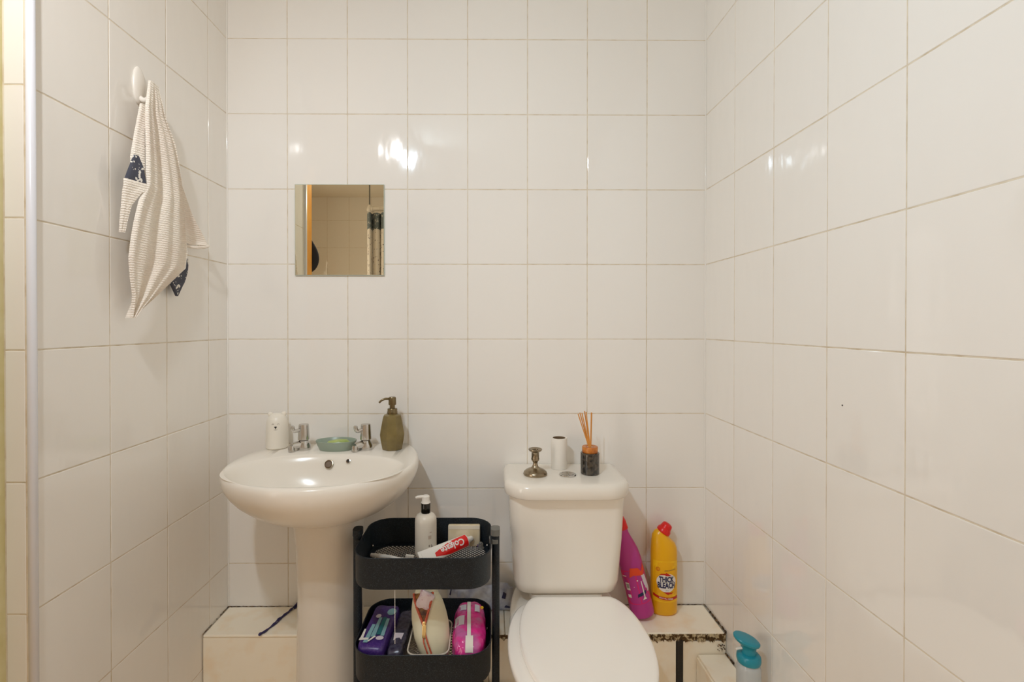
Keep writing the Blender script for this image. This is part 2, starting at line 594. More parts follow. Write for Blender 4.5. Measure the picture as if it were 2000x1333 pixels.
# lower box along the right wall
lb = struct('trim_4', box(0.642, XR - 0.0005, -0.62, -LD - 0.004, 0.0, 0.226), M['grout'], 'lower white box along the right wall under the ledge')
slab(lb, 0.638, XR - 0.004, -0.33, -LD - 0.005, 0.226, 0.234, 0.002, 'ledge_tile')
slab(lb, 0.638, XR - 0.004, -0.62, -0.333, 0.226, 0.234, 0.002, 'ledge_tile')
slab(lb, 0.634, 0.642, -0.62, -LD - 0.005, 0.0, 0.225, 0.001, 'ledge_tile')
bead([P(XR - 0.005, 0.157, 0.236), P(XR - 0.003, 0.2, 0.236)], 0.003, parent=lb)
for k in range(14):
    p = P(XR - 0.006 - random.random() * 0.022, LD + 0.0032, 0.240 + random.random() * 0.022)
    b_ = bmesh.new(); bmesh.ops.create_icosphere(b_, subdivisions=1, radius=random.uniform(0.001, 0.0028), matrix=Matrix.Translation(p))
    obj('mould_spot', b_, M['grime'], led, smooth=False)

# small black speck on the right wall tile
b_ = bmesh.new(); bmesh.ops.create_icosphere(b_, subdivisions=1, radius=0.0018, matrix=Matrix.Translation(P(XR, 0.64, 1.074)))
obj('speck', b_, M['ink'], wr)

# ------------------------------------------------------------------ basin
BX, BZC, BH = -0.479, 0.21, 0.843
basin = thing('pedestal_basin', 'white oval ceramic basin on a pedestal with two taps, at left', 'basin', (BX, 0, 0))
NB = 96
def outer_pt(th, s=1.0, zc=BZC, a=0.270, bf=0.257, bb=0.35, zmin=0.002):
    cx_, cy_ = math.cos(th), math.sin(th)
    x = a * s * cx_
    z = zc + (bf if cy_ > 0 else bb) * s * cy_
    if z < zmin:                 # flat back: cut the ray at the wall
        f = (zmin - zc) / (z - zc)
        x = x * f if False else x
        z = zmin
    return x, z
def basin_ring_outer(s, h, zc=BZC, a=0.270, bf=0.257, bb=0.35, zmin=0.002):
    ring = []
    for i in range(NB):
        th = 2 * PI * i / NB
        x, z = outer_pt(th, s, zc, a, bf, bb, zmin)
        ring.append(Vector((x, -z, h)))
    return ring
def ell_ring(ax, az, zc, h, e=2.0):
    ring = []
    for i in range(NB):
        th = 2 * PI * i / NB
        c_, s_ = math.cos(th), math.sin(th)
        ring.append(Vector((ax * abs(c_) ** (2 / e) * (1 if c_ >= 0 else -1), -(zc + az * abs(s_) ** (2 / e) * (1 if s_ >= 0 else -1)), h)))
    return ring
rings = []
# underside, from the pedestal up
for s in (0.30, 0.42, 0.55, 0.68, 0.79, 0.88, 0.94, 0.975, 0.995):
    drop = 0.022 + 0.158 * (1 - s * s) ** 0.62
    f = (1 - s)
    zc = BZC * s + 0.165 * f
    rings.append(basin_ring_outer(s, BH - drop, zc=zc, bb=0.35 * s ** 0.3 if s < .9 else .35, zmin=0.002 + 0.05 * f))
rings += [basin_ring_outer(1.0, BH - 0.017), basin_ring_outer(0.998, BH - 0.011), basin_ring_outer(0.991, BH - 0.005), basin_ring_outer(0.980, BH - 0.0015), basin_ring_outer(0.966, BH)]
# lip into the bowl (opening centre moves forward, leaving the tap deck)
IZ, IA, IB = 0.286, 0.238, 0.152
rings += [ell_ring(IA + .008, IB + .006, IZ, BH - .0004, 2.1), ell_ring(IA + .002, IB + .001, IZ, BH - 0.0025, 2.1), ell_ring(IA - .005, IB - .005, IZ, BH - 0.009, 2.1),
          ell_ring(IA - .016, IB - .012, IZ, BH - 0.025, 2.1), ell_ring(IA - .034, IB - .022, IZ, BH - 0.055, 2.05),
          ell_ring(IA - .066, IB - .042, IZ, BH - 0.090, 2), ell_ring(IA - .115, IB - .075, IZ, BH - 0.118, 2),
          ell_ring(0.06, 0.045, IZ - .01, BH - 0.135, 2), ell_ring(0.022, 0.022, IZ - .01, BH - 0.14, 2)]
obj('bowl', loft(rings), M['ceramic'], basin, angle=88)
obj('drain', lathe([(0.001, BH - .1385), (0.021, BH - .1385), (0.023, BH - .137), (0.023, BH - 0.1395)][::-1], 24, 0, -(IZ - .01)), M['chrome'], basin)
# overflow holes on the back of the bowl
def hole(name, x, zp, h, r, m, ring=None):
    b = lathe([(0.0001, 0.0), (r, 0.0), (r, 0.004)], 20, cap1=False)
    o = obj(name, b, M[m], basin, (x, -zp, h), (R(90 - 30), 0, 0))
    if ring:
        prof = [(r - .0002, 0), (r + 0.0006, 0.0012), (r + 0.0022, 0.0010), (r + 0.0028, -0.0006)]
        obj('overflow_ring', lathe(prof, 24, cap0=False, cap1=False), M[ring], o)
hole('overflow_hole', -0.006, 0.1520, BH - 0.026, 0.0105, 'rust', 'steel')
hole('chain_stay', 0.052, 0.1500, BH - 0.0175, 0.0042, 'dark', 'chrome')
# pedestal
prs = []
for h, hw, zf, zb in ((0.0, 0.118, 0.285, 0.05), (0.02, 0.117, 0.284, 0.05), (0.05, 0.104, 0.268, 0.055), (0.2, 0.094, 0.255, 0.06),
                      (0.45, 0.091, 0.25, 0.06), (0.60, 0.095, 0.258, 0.06), (0.655, 0.100, 0.268, 0.06), (0.675, 0.103, 0.272, 0.06), (0.70, 0.104, 0.274, 0.06)):
    ring = []
    zc = zb + (zf - zb) * 0.45
    for i in range(48):
        th = 2 * PI * i / 48
        c_, s_ = math.cos(th), math.sin(th)
        e = 2.5
        x = hw * abs(c_) ** (2 / e) * (1 if c_ > 0 else -1)
        z = zc + (zf - zc if s_ > 0 else zc - zb) * abs(s_) ** (2 / e) * (1 if s_ > 0 else -1)
        ring.append(Vector((x, -z, h)))
    prs.append(ring)
obj('pedestal', loft(prs), M['ceramic'], basin, angle=60)
# taps: parts of the basin
def tap(x):
    t = obj('tap', lathe([(0.001, 0), (0.0205, 0), (0.0215, 0.006), (0.021, 0.016), (0.0165, 0.026), (0.0145, 0.030), (0.0001, 0.031)], 28), M['chrome'], basin, (x, -0.080, BH - 0.0005), (0, 0, R(-42)))
    # spout
    sp = smooth_path([(0, 0.004, 0.013), (0, -0.014, 0.018), (0, -0.028, 0.0195), (0, -0.039, 0.0180)], 5)
    obj('spout', tube(sp, [0.0135 - 0.0035 * i / (len(sp) - 1) for i in range(len(sp))], 16), M['chrome'], t)
    obj('nozzle', lathe([(0.0085, 0.021), (0.0105, 0.017), (0.0105, 0.001), (0.0090, 0.0), (0.0001, 0.002)][::-1], 20, 0, -0.040), M['chrome'], t)
    obj('nozzle_mouth', lathe([(0.0001, -0.0006), (0.009, -0.0006), (0.0092, 0.001)], 20, 0, -0.040, cap1=False), M['dark'], t)
    obj('collar', lathe([(0.0145, 0.029), (0.0135, 0.030), (0.0135, 0.033)], 24), M['dark'], t)
    obj('tap_head', lathe([(0.0005, 0.0325), (0.0165, 0.0325), (0.0178, 0.034), (0.0165, 0.060), (0.0155, 0.078), (0.0145, 0.0815), (0.001, 0.082)], 28), M['chrome'], t)
    # lever: goes forward then curls up
    lp = smooth_path([(0, -0.010, 0.066), (0, -0.026, 0.064), (0, -0.033, 0.066), (0, -0.037, 0.074), (0, -0.037, 0.082)], 4)
    rr = [0.0062] * (len(lp) - 2) + [0.0058, 0.004]
    lv = tube(lp, rr, 12)
    obj('lever', lv, M['chrome'], t)
tap(-0.1086)
tap(0.088)

# ------------------------------------------------------------------ things on the basin
def bear_cup():
    t = thing('bear_beaker', 'white beaker with a small bear face and ears, on the left of the basin', 'beaker', (-0.682, -0.056, BH))
    prof = [(0.001, 0), (0.032, 0), (0.0365, 0.004), (0.037, 0.03), (0.0365, 0.06), (0.0345, 0.085), (0.030, 0.100), (0.021, 0.109), (0.010, 0.1125), (0.0001, 0.113)]
    obj('body', lathe(prof, 40), M['bear'], t)
    for s in (-1, 1):
        b = bmesh.new()
        bmesh.ops.create_uvsphere(b, u_segments=16, v_segments=10, radius=0.0085, matrix=Matrix.Translation((s * 0.0215, 0, 0.110)) @ Matrix.Diagonal((1, 0.6, 1, 1)))
        obj('ear', b, M['bear'], t)
    nose = poly_bm([(-0.0045, 0.003), (-0.003, 0.0042), (0.003, 0.0042), (0.0045, 0.003), (0.001, -0.0028), (-0.001, -0.0028)], 1)
    obj('nose', wrap(nose, 0.0357, 0.0357, 0.0715, 0.0005, -0.0), M['ink'], t)
    m_ = bmesh.new()
    for pts in ([(-0.0006, 0), (0.0006, 0), (0.0006, -0.005), (-0.0006, -0.005)],
                [(-0.006, -0.0042), (0, -0.0058), (0.006, -0.0042), (0.006, -0.005), (0, -0.0068), (-0.006, -0.005)]):
        poly_bm(pts, 1, m_)
    obj('mouth', wrap(m_, 0.0358, 0.0358, 0.0705, 0.0005, -0.0), M['ink_grey'], t)
    for s in (-1, 1):
        arc = []
        for k in range(9):
            a = PI * k / 8
            arc.append((s * 0.0085 + 0.0032 * math.cos(a), 0.0032 * math.sin(a)))
        for k in range(8, -1, -1):
            a = PI * k / 8
            arc.append((s * 0.0085 + 0.0022 * math.cos(a), 0.0022 * math.sin(a)))
        obj('eye', wrap(poly_bm(arc, 0), 0.0355, 0.0355, 0.0815, 0.0007, -0.0), M['ink_grey'], t)
    t.rotation_euler.z = R(15)
    t.scale = (0.93, 0.93, 0.99)
bear_cup()

def soap_dish():
    t = thing('soap_dish', 'sage green oval soap dish between the basin taps', 'soap dish', (-0.485, -0.078, BH))
    rings = []
    prof = [(0.050, 0), (0.0525, 0.002), (0.060, 0.016), (0.0645, 0.029), (0.0632, 0.0305), (0.060, 0.028), (0.054, 0.014), (0.048, 0.008), (0.001, 0.007)]
    obj('dish', lathe(prof, 48, sy=0.62), M['sage'], t)
    s = thing('soap_bar', 'worn pale green bar of soap lying in the sage dish', 'soap', (-0.479, -0.078, BH + 0.008))
    prof = [(0.001, 0), (0.030, 0.001), (0.036, 0.008), (0.036, 0.014), (0.030, 0.020), (0.018, 0.0225), (0.001, 0.023)]
    obj('bar', lathe(prof, 32, sy=0.55), M['soap'], s, (0, 0, 0), (0, R(-4), R(4)))
soap_dish()

def olive_dispenser():
    t = thing('soap_dispenser', 'olive brown faceted soap dispenser with a brass pump, right of the taps', 'soap dispenser', (-0.308, -0.072, BH), (0, 0, R(8)))
    rings = []
    n = 8
    for r, z in ((0.031, 0), (0.033, 0.002), (0.0385, 0.030), (0.041, 0.048), (0.039, 0.062), (0.032, 0.098), (0.029, 0.108), (0.020, 0.1125), (0.013, 0.113)):
        rings.append([Vector((r * math.cos(2 * PI * (i + .5) / n), r * math.sin(2 * PI * (i + .5) / n), z)) for i in range(n)])
    b = loft(rings)
    bmesh.ops.bevel(b, geom=[e for e in b.edges], offset=0.0008, segments=1, affect='EDGES')
    obj('body', b, M['olive'], t, angle=14)
    obj('collar', lathe([(0.001, 0.112), (0.0155, 0.112), (0.0165, 0.114), (0.0165, 0.1195), (0.0155, 0.121), (0.0155, 0.128), (0.0145, 0.1295), (0.001, 0.13)], 28), M['brass'], t)
    pm = obj('pump_head', lathe([(0.001, 0.130), (0.0085, 0.130), (0.0085, 0.140), (0.0118, 0.141), (0.0123, 0.143), (0.0118, 0.163), (0.010, 0.166), (0.001, 0.1665)], 24), M['brass'], t)
    path = smooth_path([(-0.005, 0, 0.159), (-0.020, -0.002, 0.1605), (-0.032, -0.004, 0.157), (-0.041, -0.005, 0.149)], 5)
    obj('spout', tube(path, [0.0042 - 0.0012 * i / (len(path) - 1) for i in range(len(path))], 10), M['brass'], pm)
olive_dispenser()

# ------------------------------------------------------------------ wall mirror
mx0, mx1, mz0, mz1 = -0.6435, -0.3467, 1.4035, 1.7065
mir = tag(obj('wall_mirror', box(mx0, mx1, -0.0065, -0.0005, mz0, mz1, 0.0008, 1), M['glass_edge'], smooth=False),
          'small square frameless mirror stuck on the tiles above the basin', 'mirror')
obj('mirror_face', box(mx0 + .0018, mx1 - .0018, -0.0072, -0.0064, mz0 + .0024, mz1 - .0018), M['mirror'], mir, smooth=False)

# ------------------------------------------------------------------ toilet
TX = 0.235
wc = thing('toilet', 'white close-coupled toilet with closed lid, right of the trolley', 'toilet', (TX, 0, 0))
# cistern body
rings = []
for h, hx, zf, r in ((0.4300, 0.135, 0.165, 0.05), (0.432, 0.144, 0.176, 0.05), (0.440, 0.153, 0.186, 0.045), (0.47, 0.159, 0.190, 0.04),
                     (0.60, 0.167, 0.197, 0.035), (0.745, 0.173, 0.203, 0.035)):
    rings.append(rrect(hx, zf / 2 - 0.001, r, 8, 0, -(zf / 2 + 0.001), h))
obj('cistern', loft(rings), M['ceramic'], wc, angle=60)
rings = []
for h, g in ((0.732, -0.012), (0.733, -0.004), (0.737, 0.0), (0.757, 0.001), (0.768, -0.002), (0.774, -0.009), (0.776, -0.020), (0.7765, -0.04)):
    hx, zf = 0.187 + g, 0.236 + g
    r = max(0.012, 0.080 + g)
    # back corners stay small: superpose by clipping to the wall
    ring = []
    for p in rrect(hx, 0.14 + g / 2, r, 12, 0, -(zf - 0.14 - g / 2), h):
        ring.append(Vector((p.x, min(p.y, -0.002 + min(0, g) * 0.4), p.z)))
    rings.append(ring)
cl = obj('cistern_lid', loft(rings), M['ceramic'], wc, angle=60)
# push button
bt = obj('flush_button', lathe([(0.0255, 0.0), (0.0265, 0.0015), (0.0255, 0.0036), (0.0215, 0.0042), (0.0205, 0.0030), (0.0005, 0.0030)], 36, cap0=False), M['chrome'], wc, (0.008, -0.134, 0.7766))
half = [(0.0012, -0.0185), (0.0012, 0.0185)] + [(0.0190 * math.cos(a), 0.0190 * math.sin(a)) for a in [PI / 2 - 0.09 - (PI - .18) * k / 12 for k in range(13)]]
def prism(pts, z0, z1):
    b = bmesh.new()
    lo = [b.verts.new((p[0], p[1], z0)) for p in pts]
    hi = [b.verts.new((p[0], p[1], z1)) for p in pts]
    n = len(pts)
    for i in range(n):
        b.faces.new((lo[i], lo[(i + 1) % n], hi[(i + 1) % n], hi[i]))
    b.faces.new(hi); b.faces.new(lo[::-1])
    return b
obj('button_half', prism([(0.0020, -0.0185)] + [(0.0190 * math.cos(a), 0.0190 * math.sin(a)) for a in [-PI / 2 + 0.12 + (PI - .24) * k / 12 for k in range(13)]] + [(0.0020, 0.0185)], 0.003, 0.0052), M['chrome'], bt)
obj('button_half', prism([(-0.0020, 0.0185)] + [(0.0190 * math.cos(a), 0.0190 * math.sin(a)) for a in [PI / 2 + 0.12 + (PI - .24) * k / 12 for k in range(13)]] + [(-0.0020, -0.0185)], 0.003, 0.0045), M['chrome'], bt)
# seat-shaped outlines: t 0..1 from hinge to front
def pan_ring(h, s=1.0, z0=0.195, z1=0.655, wmax=0.171, wback=0.105, cx=0.0, N=72, inset=0.0):
    zw = z0 + (z1 - z0) * 0.42
    pts = []
    # right side from back to front then left side back
    side = []
    nseg = N // 2
    for i in range(nseg + 1):
        u = i / nseg
        th = -PI / 2 + PI * u
        z = zw + ((z1 - zw) if th > 0 else (zw - z0)) * math.sin(th)
        if th > 0:
            x = wmax * math.cos(th) ** 0.95
        else:
            x = wback + (wmax - wback) * math.cos(th) ** 1.0 if th > -PI / 2 else wback
        side.append((x, z))
    for x, z in side:
        pts.append((x, z))
    for x, z in side[::-1][1:]:
        pts.append((-x, z))
    zc = (z0 + z1) / 2
    out = []
    for x, z in pts:
        out.append(Vector((cx + x * s - (inset if x > 0 else -inset if x < 0 else 0), -(zc + (z - zc) * s), h)))
    return out
LIDX = 0.013
rings = [pan_ring(h, s, 0.192, 0.648, 0.168, 0.104, LIDX) for h, s in ((0.4185, 0.975), (0.4190, 0.992), (0.4225, 1.0), (0.429, 1.0), (0.4335, 0.992), (0.4360, 0.972), (0.4375, 0.93), (0.4385, 0.8), (0.4392, 0.5), (0.4394, 0.1))]
obj('lid', loft(rings), M['seat'], wc, angle=50)
rings = [pan_ring(h, s, 0.196, 0.655, 0.176, 0.108, -0.010) for h, s in ((0.396, 0.965), (0.3965, 0.99), (0.401, 1.0), (0.409, 1.0), (0.4145, 0.992), (0.4175, 0.97), (0.4177, 0.80))]
obj('seat', loft(rings), M['seat'], wc, angle=50)
rings = []
for h, s, z0, z1, wm, wbk in ((0.0, 1, 0.10, 0.50, 0.098, 0.09), (0.03, 1, 0.10, 0.50, 0.095, 0.088), (0.12, 1, 0.10, 0.48, 0.088, 0.085), (0.22, 1, 0.09, 0.50, 0.105, 0.09), (0.30, 1, 0.08, 0.56, 0.140, 0.10),
                              (0.36, 1, 0.06, 0.62, 0.163, 0.108), (0.385, 1, 0.03, 0.642, 0.168, 0.112), (0.3955, 0.995, 0.03, 0.642, 0.168, 0.112), (0.398, .97, 0.03, 0.642, 0.168, 0.112)):
    rings.append(pan_ring(h, s, z0, z1, wm, wbk, -0.008))
obj('pan', loft(rings), M['ceramic'], wc, angle=60)
obj('cistern_shelf', loft([rrect(0.108, 0.085, 0.02, 6, 0, -0.10, z) for z in (0.36, 0.420, 0.430)]), M['ceramic'], wc)
for s in (-1, 1):
    obj('hinge', lathe([(0.001, 0.397), (0.010, 0.397), (0.010, 0.422), (0.001, 0.424)], 16, LIDX * 0.5 + s * 0.075, -0.203), M['seat'], wc)
obj('stain', box(-0.1215, -0.1185, -0.2075, -0.2045, 0.7262, 0.7305, 0.0008, 1), M['ink'], wc)

# ------------------------------------------------------------------ things on the cistern
CT = 0.7768
def candlestick():
    t = thing('candlestick', 'short tarnished metal candlestick on the left of the cistern lid', 'candlestick', (0.144, -0.128, CT))
    obj('base', lathe([(0.001, 0), (0.0362, 0), (0.0372, 0.003), (0.035, 0.009), (0.0285, 0.0145), (0.024, 0.016), (0.0225, 0.0175), (0.016, 0.0195), (0.0105, 0.024), (0.0075, 0.031), (0.0070, 0.036)], 40), M['steel'], t)
    obj('cup', lathe([(0.0068, 0.0355), (0.0088, 0.0405), (0.0122, 0.045), (0.0128, 0.050), (0.0118, 0.0525), (0.0118, 0.069), (0.0130, 0.0705), (0.0085, 0.0706), (0.0085, 0.055), (0.001, 0.055)], 32), M['steel'], t)
    obj('drip_pan', lathe([(0.0120, 0.0695), (0.0190, 0.0735), (0.0212, 0.0775), (0.0205, 0.0795), (0.0150, 0.0780), (0.0095, 0.0772), (0.0085, 0.0740), (0.0085, 0.0700)], 36, cap0=False, cap1=False), M['steel'], t)
candlestick()

def roll():
    t = thing('toilet_roll', 'nearly finished white toilet roll standing at the back of the cistern', 'toilet roll', (0.2275, -0.060, CT))
    hh = 0.098
    obj('paper', lathe([(0.0205, 0), (0.0255, 0), (0.0258, 0.001), (0.0258, hh - .001), (0.0255, hh), (0.0205, hh), (0.0205, 0)], 36, cap0=False, cap1=False), M['paper'], t)
    obj('cardboard_core', lathe([(0.0203, 0.0005), (0.0203, hh + 0.0002), (0.0195, hh + 0.0002), (0.0195, 0.0005), (0.0203, 0.0005)], 36, cap0=False, cap1=False), M['card'], t)
roll()

def diffuser():
    t = thing('reed_diffuser', 'smoked glass reed diffuser with a wooden collar, right side of the cistern', 'diffuser', (0.3155, -0.118, CT))
    obj('jar', lathe([(0.001, 0), (0.0275, 0), (0.029, 0.0015), (0.0292, 0.064), (0.0275, 0.066), (0.001, 0.0665)], 36), M['smoke'], t)
    obj('collar', lathe([(0.0235, 0.0665), (0.0242, 0.068), (0.0242, 0.083), (0.0232, 0.0845), (0.0125, 0.0845), (0.0120, 0.0835), (0.0120, 0.068)], 36, cap0=False, cap1=False), M['amber'], t)
    obj('stopper', lathe([(0.001, 0.0795), (0.0118, 0.0795), (0.0120, 0.0818), (0.0100, 0.0822), (0.001, 0.0822)], 28), M['cream_pl'], t)
    tops = [(-0.038, -0.004, 0.186), (-0.0305, 0.006, 0.188), (-0.0262, -0.005, 0.189), (-0.0165, 0.004, 0.193), (-0.0130, -0.003, 0.192), (0.0035, -0.002, 0.190), (0.0065, 0.005, 0.188)]
    for k, (x, y, z) in enumerate(tops):
        b0 = Vector((-0.1 * x + 0.001 * (k - 3), -0.3 * y, 0.070))
        obj('reed', tube([b0, Vector((x, y, z))], 0.0017, 8), M['reed'], t)
diffuser()

# ------------------------------------------------------------------ bottles on the ledge
def bleach():
    t = thing('bleach_bottle', 'yellow bleach bottle with red cap on the ledge, lettered THICK BLEACH', 'bottle', (0.574, -0.042, LH), (0, 0, R(-3)))
    rx, ry = 0.0425, 0.029
    secs = [(0, 0, rx - .006, ry - .005, 0), (0, 0.004, rx - .001, ry - .001, 0), (0, 0.010, rx, ry, 0), (0, 0.195, rx, ry, 0), (-0.0005, 0.215, rx - .0012, ry - .0005, 0),
            (-0.003, 0.232, rx - .005, ry - .002, 4), (-0.007, 0.247, rx - .0105, ry - .005, 14), (-0.007, 0.258, 0.0245, 0.0195, 24), (-0.0035, 0.2655, 0.0165, 0.0150, 32), (-0.0005, 0.2705, 0.0130, 0.0130, 34), (0.002, 0.275, 0.0125, 0.0125, 34)]
    rings = []
    for cx, h, a, b, ti in secs:
        ct, st = math.cos(R(ti)), math.sin(R(ti))
        rings.append([Vector((cx + a * math.cos(2 * PI * j / 40) * ct, b * math.sin(2 * PI * j / 40), h - a * math.cos(2 * PI * j / 40) * st)) for j in range(40)])
    obj('body', loft(rings), M['yellow'], t, angle=60)
    cp = lathe([(0.0165, -0.004), (0.0182, -0.002), (0.0176, 0.006), (0.0150, 0.010), (0.0140, 0.014), (0.0138, 0.019), (0.0120, 0.024), (0.0080, 0.0265), (0.001, 0.027)], 28)
    for v in cp.verts:
        k = math.atan2(v.co.y, v.co.x)
        if v.co.z < 0.011 and v.co.xy.length > 0.01:
            f = 1 + 0.015 * math.cos(3 * k)
            v.co.x *= f; v.co.y *= f
    obj('cap', cp, M['red'], t, (-0.0015, 0, 0.2655), (0, R(33), 0)).scale = (1.22, 1.22, 1.12)
    lab = obj('label', wrap(poly_bm(densify([(-0.047, -0.052), (0.047, -0.052), (0.047, 0.080), (-0.047, 0.080)], 10), 1), rx, ry, 0.0985, 0.0003), M['yellow_l'], t)
    def on(name, bm, m, off=0.0008, cx=0.0):
        obj(name, wrap(bm, rx, ry, 0.0985, off, cx), M[m], lab)
    blob = []
    for k in range(36):
        a = 2 * PI * k / 36
        blob.append((0.001 + 0.0330 * math.cos(a) * (1 + .05 * math.sin(3 * a)), 0.011 + 0.030 * math.sin(a)))
    on('white_patch', poly_bm(blob, 5), 'white_print', 0.0008)
    on('lettering', xform(text_bm('THICK', 0.0235, bold=0.0009), lambda c: (c.x * 0.66 + 0.0, c.y + 0.0215, 0)), 'navy', 0.0019)
    on('lettering', xform(text_bm('BLEACH', 0.0250, bold=0.0009), lambda c: (c.x * 0.62 + 0.0, c.y + 0.0025, 0)), 'navy', 0.0019)
    arrow = [(-0.024, 0.034), (-0.016, 0.040), (-0.002, 0.0415), (-0.002, 0.0445), (0.018, 0.0335), (-0.004, 0.0335), (-0.003, 0.0365), (-0.015, 0.036)]
    on('arrow', poly_bm(arrow, 3), 'red_d', 0.0014)
    on('arrow', poly_bm([(0.024 - (x + .024) * 0.8, -0.019 - (y - 0.034) * 0.9) for x, y in arrow], 1), 'red_d', 0.0010)
    band = [(-0.046, -0.0265), (-0.02, -0.0335), (0.01, -0.037), (0.046, -0.034), (0.046, -0.0425), (0.01, -0.0455), (-0.02, -0.042), (-0.046, -0.035)]
    on('red_band', poly_bm(densify(band, 3), 1), 'red_d', 0.0009)
    on('lettering', xform(text_bm('KILLS ALL GERMS', 0.0062, bold=0.0001), lambda c: (c.x * 0.95, c.y - 0.0395 - c.x * 0.09, 0)), 'white_print', 0.0013)
    on('lettering', xform(text_bm('citrus protection', 0.0058, shear=0.2), lambda c: (c.x * 0.95 + 0.012, c.y + 0.052 + c.x * 0.09, 0)), 'navy', 0.0009)
    on('lettering', xform(text_bm('citrus', 0.0045), lambda c: (c.x + 0.002, c.y - 0.0135, 0)), 'navy', 0.0011)
    ringb = bmesh.new()
    for rr in (0.0068, 0.0042):
        pts = disc_pts(rr, 18, -0.027, 0.054) ; inner = disc_pts(rr - 0.001, 18, -0.027, 0.054)
        vo = [ringb.verts.new((*p, 0)) for p in pts]; vi = [ringb.verts.new((*p, 0)) for p in inner]
        for k in range(18):
            ringb.faces.new((vo[k], vo[(k + 1) % 18], vi[(k + 1) % 18], vi[k]))
    on('emblem', ringb, 'red_d', 0.0009)
bleach()

def pink_cleaner():
    t = thing('cleaner_bottle', 'magenta cleaner bottle with red cap leaning on the cistern side', 'bottle', (0.497, -0.072, LH + 0.0085), (R(-3), R(-13.2), 0))
    rx, ry = 0.0375, 0.032
    secs = [(0.028, 0.000, 0), (0.036, 0.004, 0), (0.0375, 0.012, 0), (0.0375, 0.045, 0), (0.0368, 0.05, 0), (0.0368, 0.165, 0), (0.0372, 0.17, 0), (0.0365, 0.185, 0), (0.033, 0.212, 0), (0.0265, 0.235, 0), (0.0205, 0.252, 0), (0.0170, 0.266, 0), (0.0155, 0.282, 0)]
    rings = []
    for r, h, _ in secs:
        rings.append([Vector((r * math.cos(2 * PI * j / 36), r * 0.86 * math.sin(2 * PI * j / 36), h)) for j in range(36)])
    obj('body', loft(rings), M['magenta'], t, angle=60)
    obj('cap', lathe([(0.001, 0.280), (0.0185, 0.280), (0.0185, 0.284), (0.0165, 0.305), (0.0125, 0.318), (0.0095, 0.321), (0.001, 0.322)], 28), M['red'], t, (0, 0, 0), (0, R(0), 0))
    lab = obj('label', wrap(poly_bm(densify([(-0.055, -0.058), (0.055, -0.058), (0.055, 0.05), (-0.055, 0.05)], 8), 1), 0.0368, 0.0317, 0.108, 0.0004), M['magenta_l'], t)
    def on(name, bm, m, off=0.0008, cx=0.0):
        obj(name, wrap(bm, 0.0368, 0.0317, 0.108, off, cx), M[m], lab)
    on('orange_flash', poly_bm(densify([(-0.012, 0.058), (0.012, 0.054), (0.022, 0.040), (0.038, 0.062), (0.038, 0.04), (0.026, 0.026), (-0.006, 0.034), (-0.02, 0.028)], 2), 1), 'orange')
    on('clear_figure', poly_bm([(0.018, 0.030), (0.034, 0.026), (0.040, 0.0), (0.046, -0.02), (0.034, -0.028), (0.022, -0.002)], 1), 'lilac_print')
    on('blue_banner', poly_bm([(-0.008, -0.036), (0.022, -0.030), (0.024, -0.020), (-0.006, -0.026)], 1), 'navy', 0.0012)
    on('white_flash', poly_bm([(0.012, 0.012), (0.015, 0.012), (0.016, -0.04), (0.021, -0.046), (0.006, -0.046), (0.012, -0.038)], 1), 'white_print', 0.0010)
    bc = bmesh.new()
    poly_bm([(-0.040, 0.012), (-0.026, 0.012), (-0.026, -0.012), (-0.040, -0.012)], 1, bc)
    poly_bm([(-0.040, -0.026), (-0.028, -0.026), (-0.028, -0.036), (-0.040, -0.036)], 1, bc)
    poly_bm([(-0.046, 0.034), (-0.030, 0.034), (-0.030, 0.031), (-0.046, 0.031)], 1, bc)
    on('white_panels', bc, 'white_print', 0.0009)
    bb = bmesh.new()
    for k in range(6):
        poly_bm([(-0.037 + k * 0.0018, 0.008), (-0.0362 + k * 0.0018, 0.008), (-0.0362 + k * 0.0018, -0.006), (-0.037 + k * 0.0018, -0.006)], 0, bb)
    on('barcode', bb, 'ink', 0.0012)
    dots = bmesh.new()
    for x, y, r in ((0.002, 0.016, 0.0022), (0.026, -0.012, 0.002), (0.02, 0.01, 0.0014), (-0.012, -0.002, 0.0012), (0.030, -0.024, 0.0018)):
        poly_bm(disc_pts(r, 8, x, y), 0, dots)
    on('white_dots', dots, 'white_print', 0.0011)
pink_cleaner()

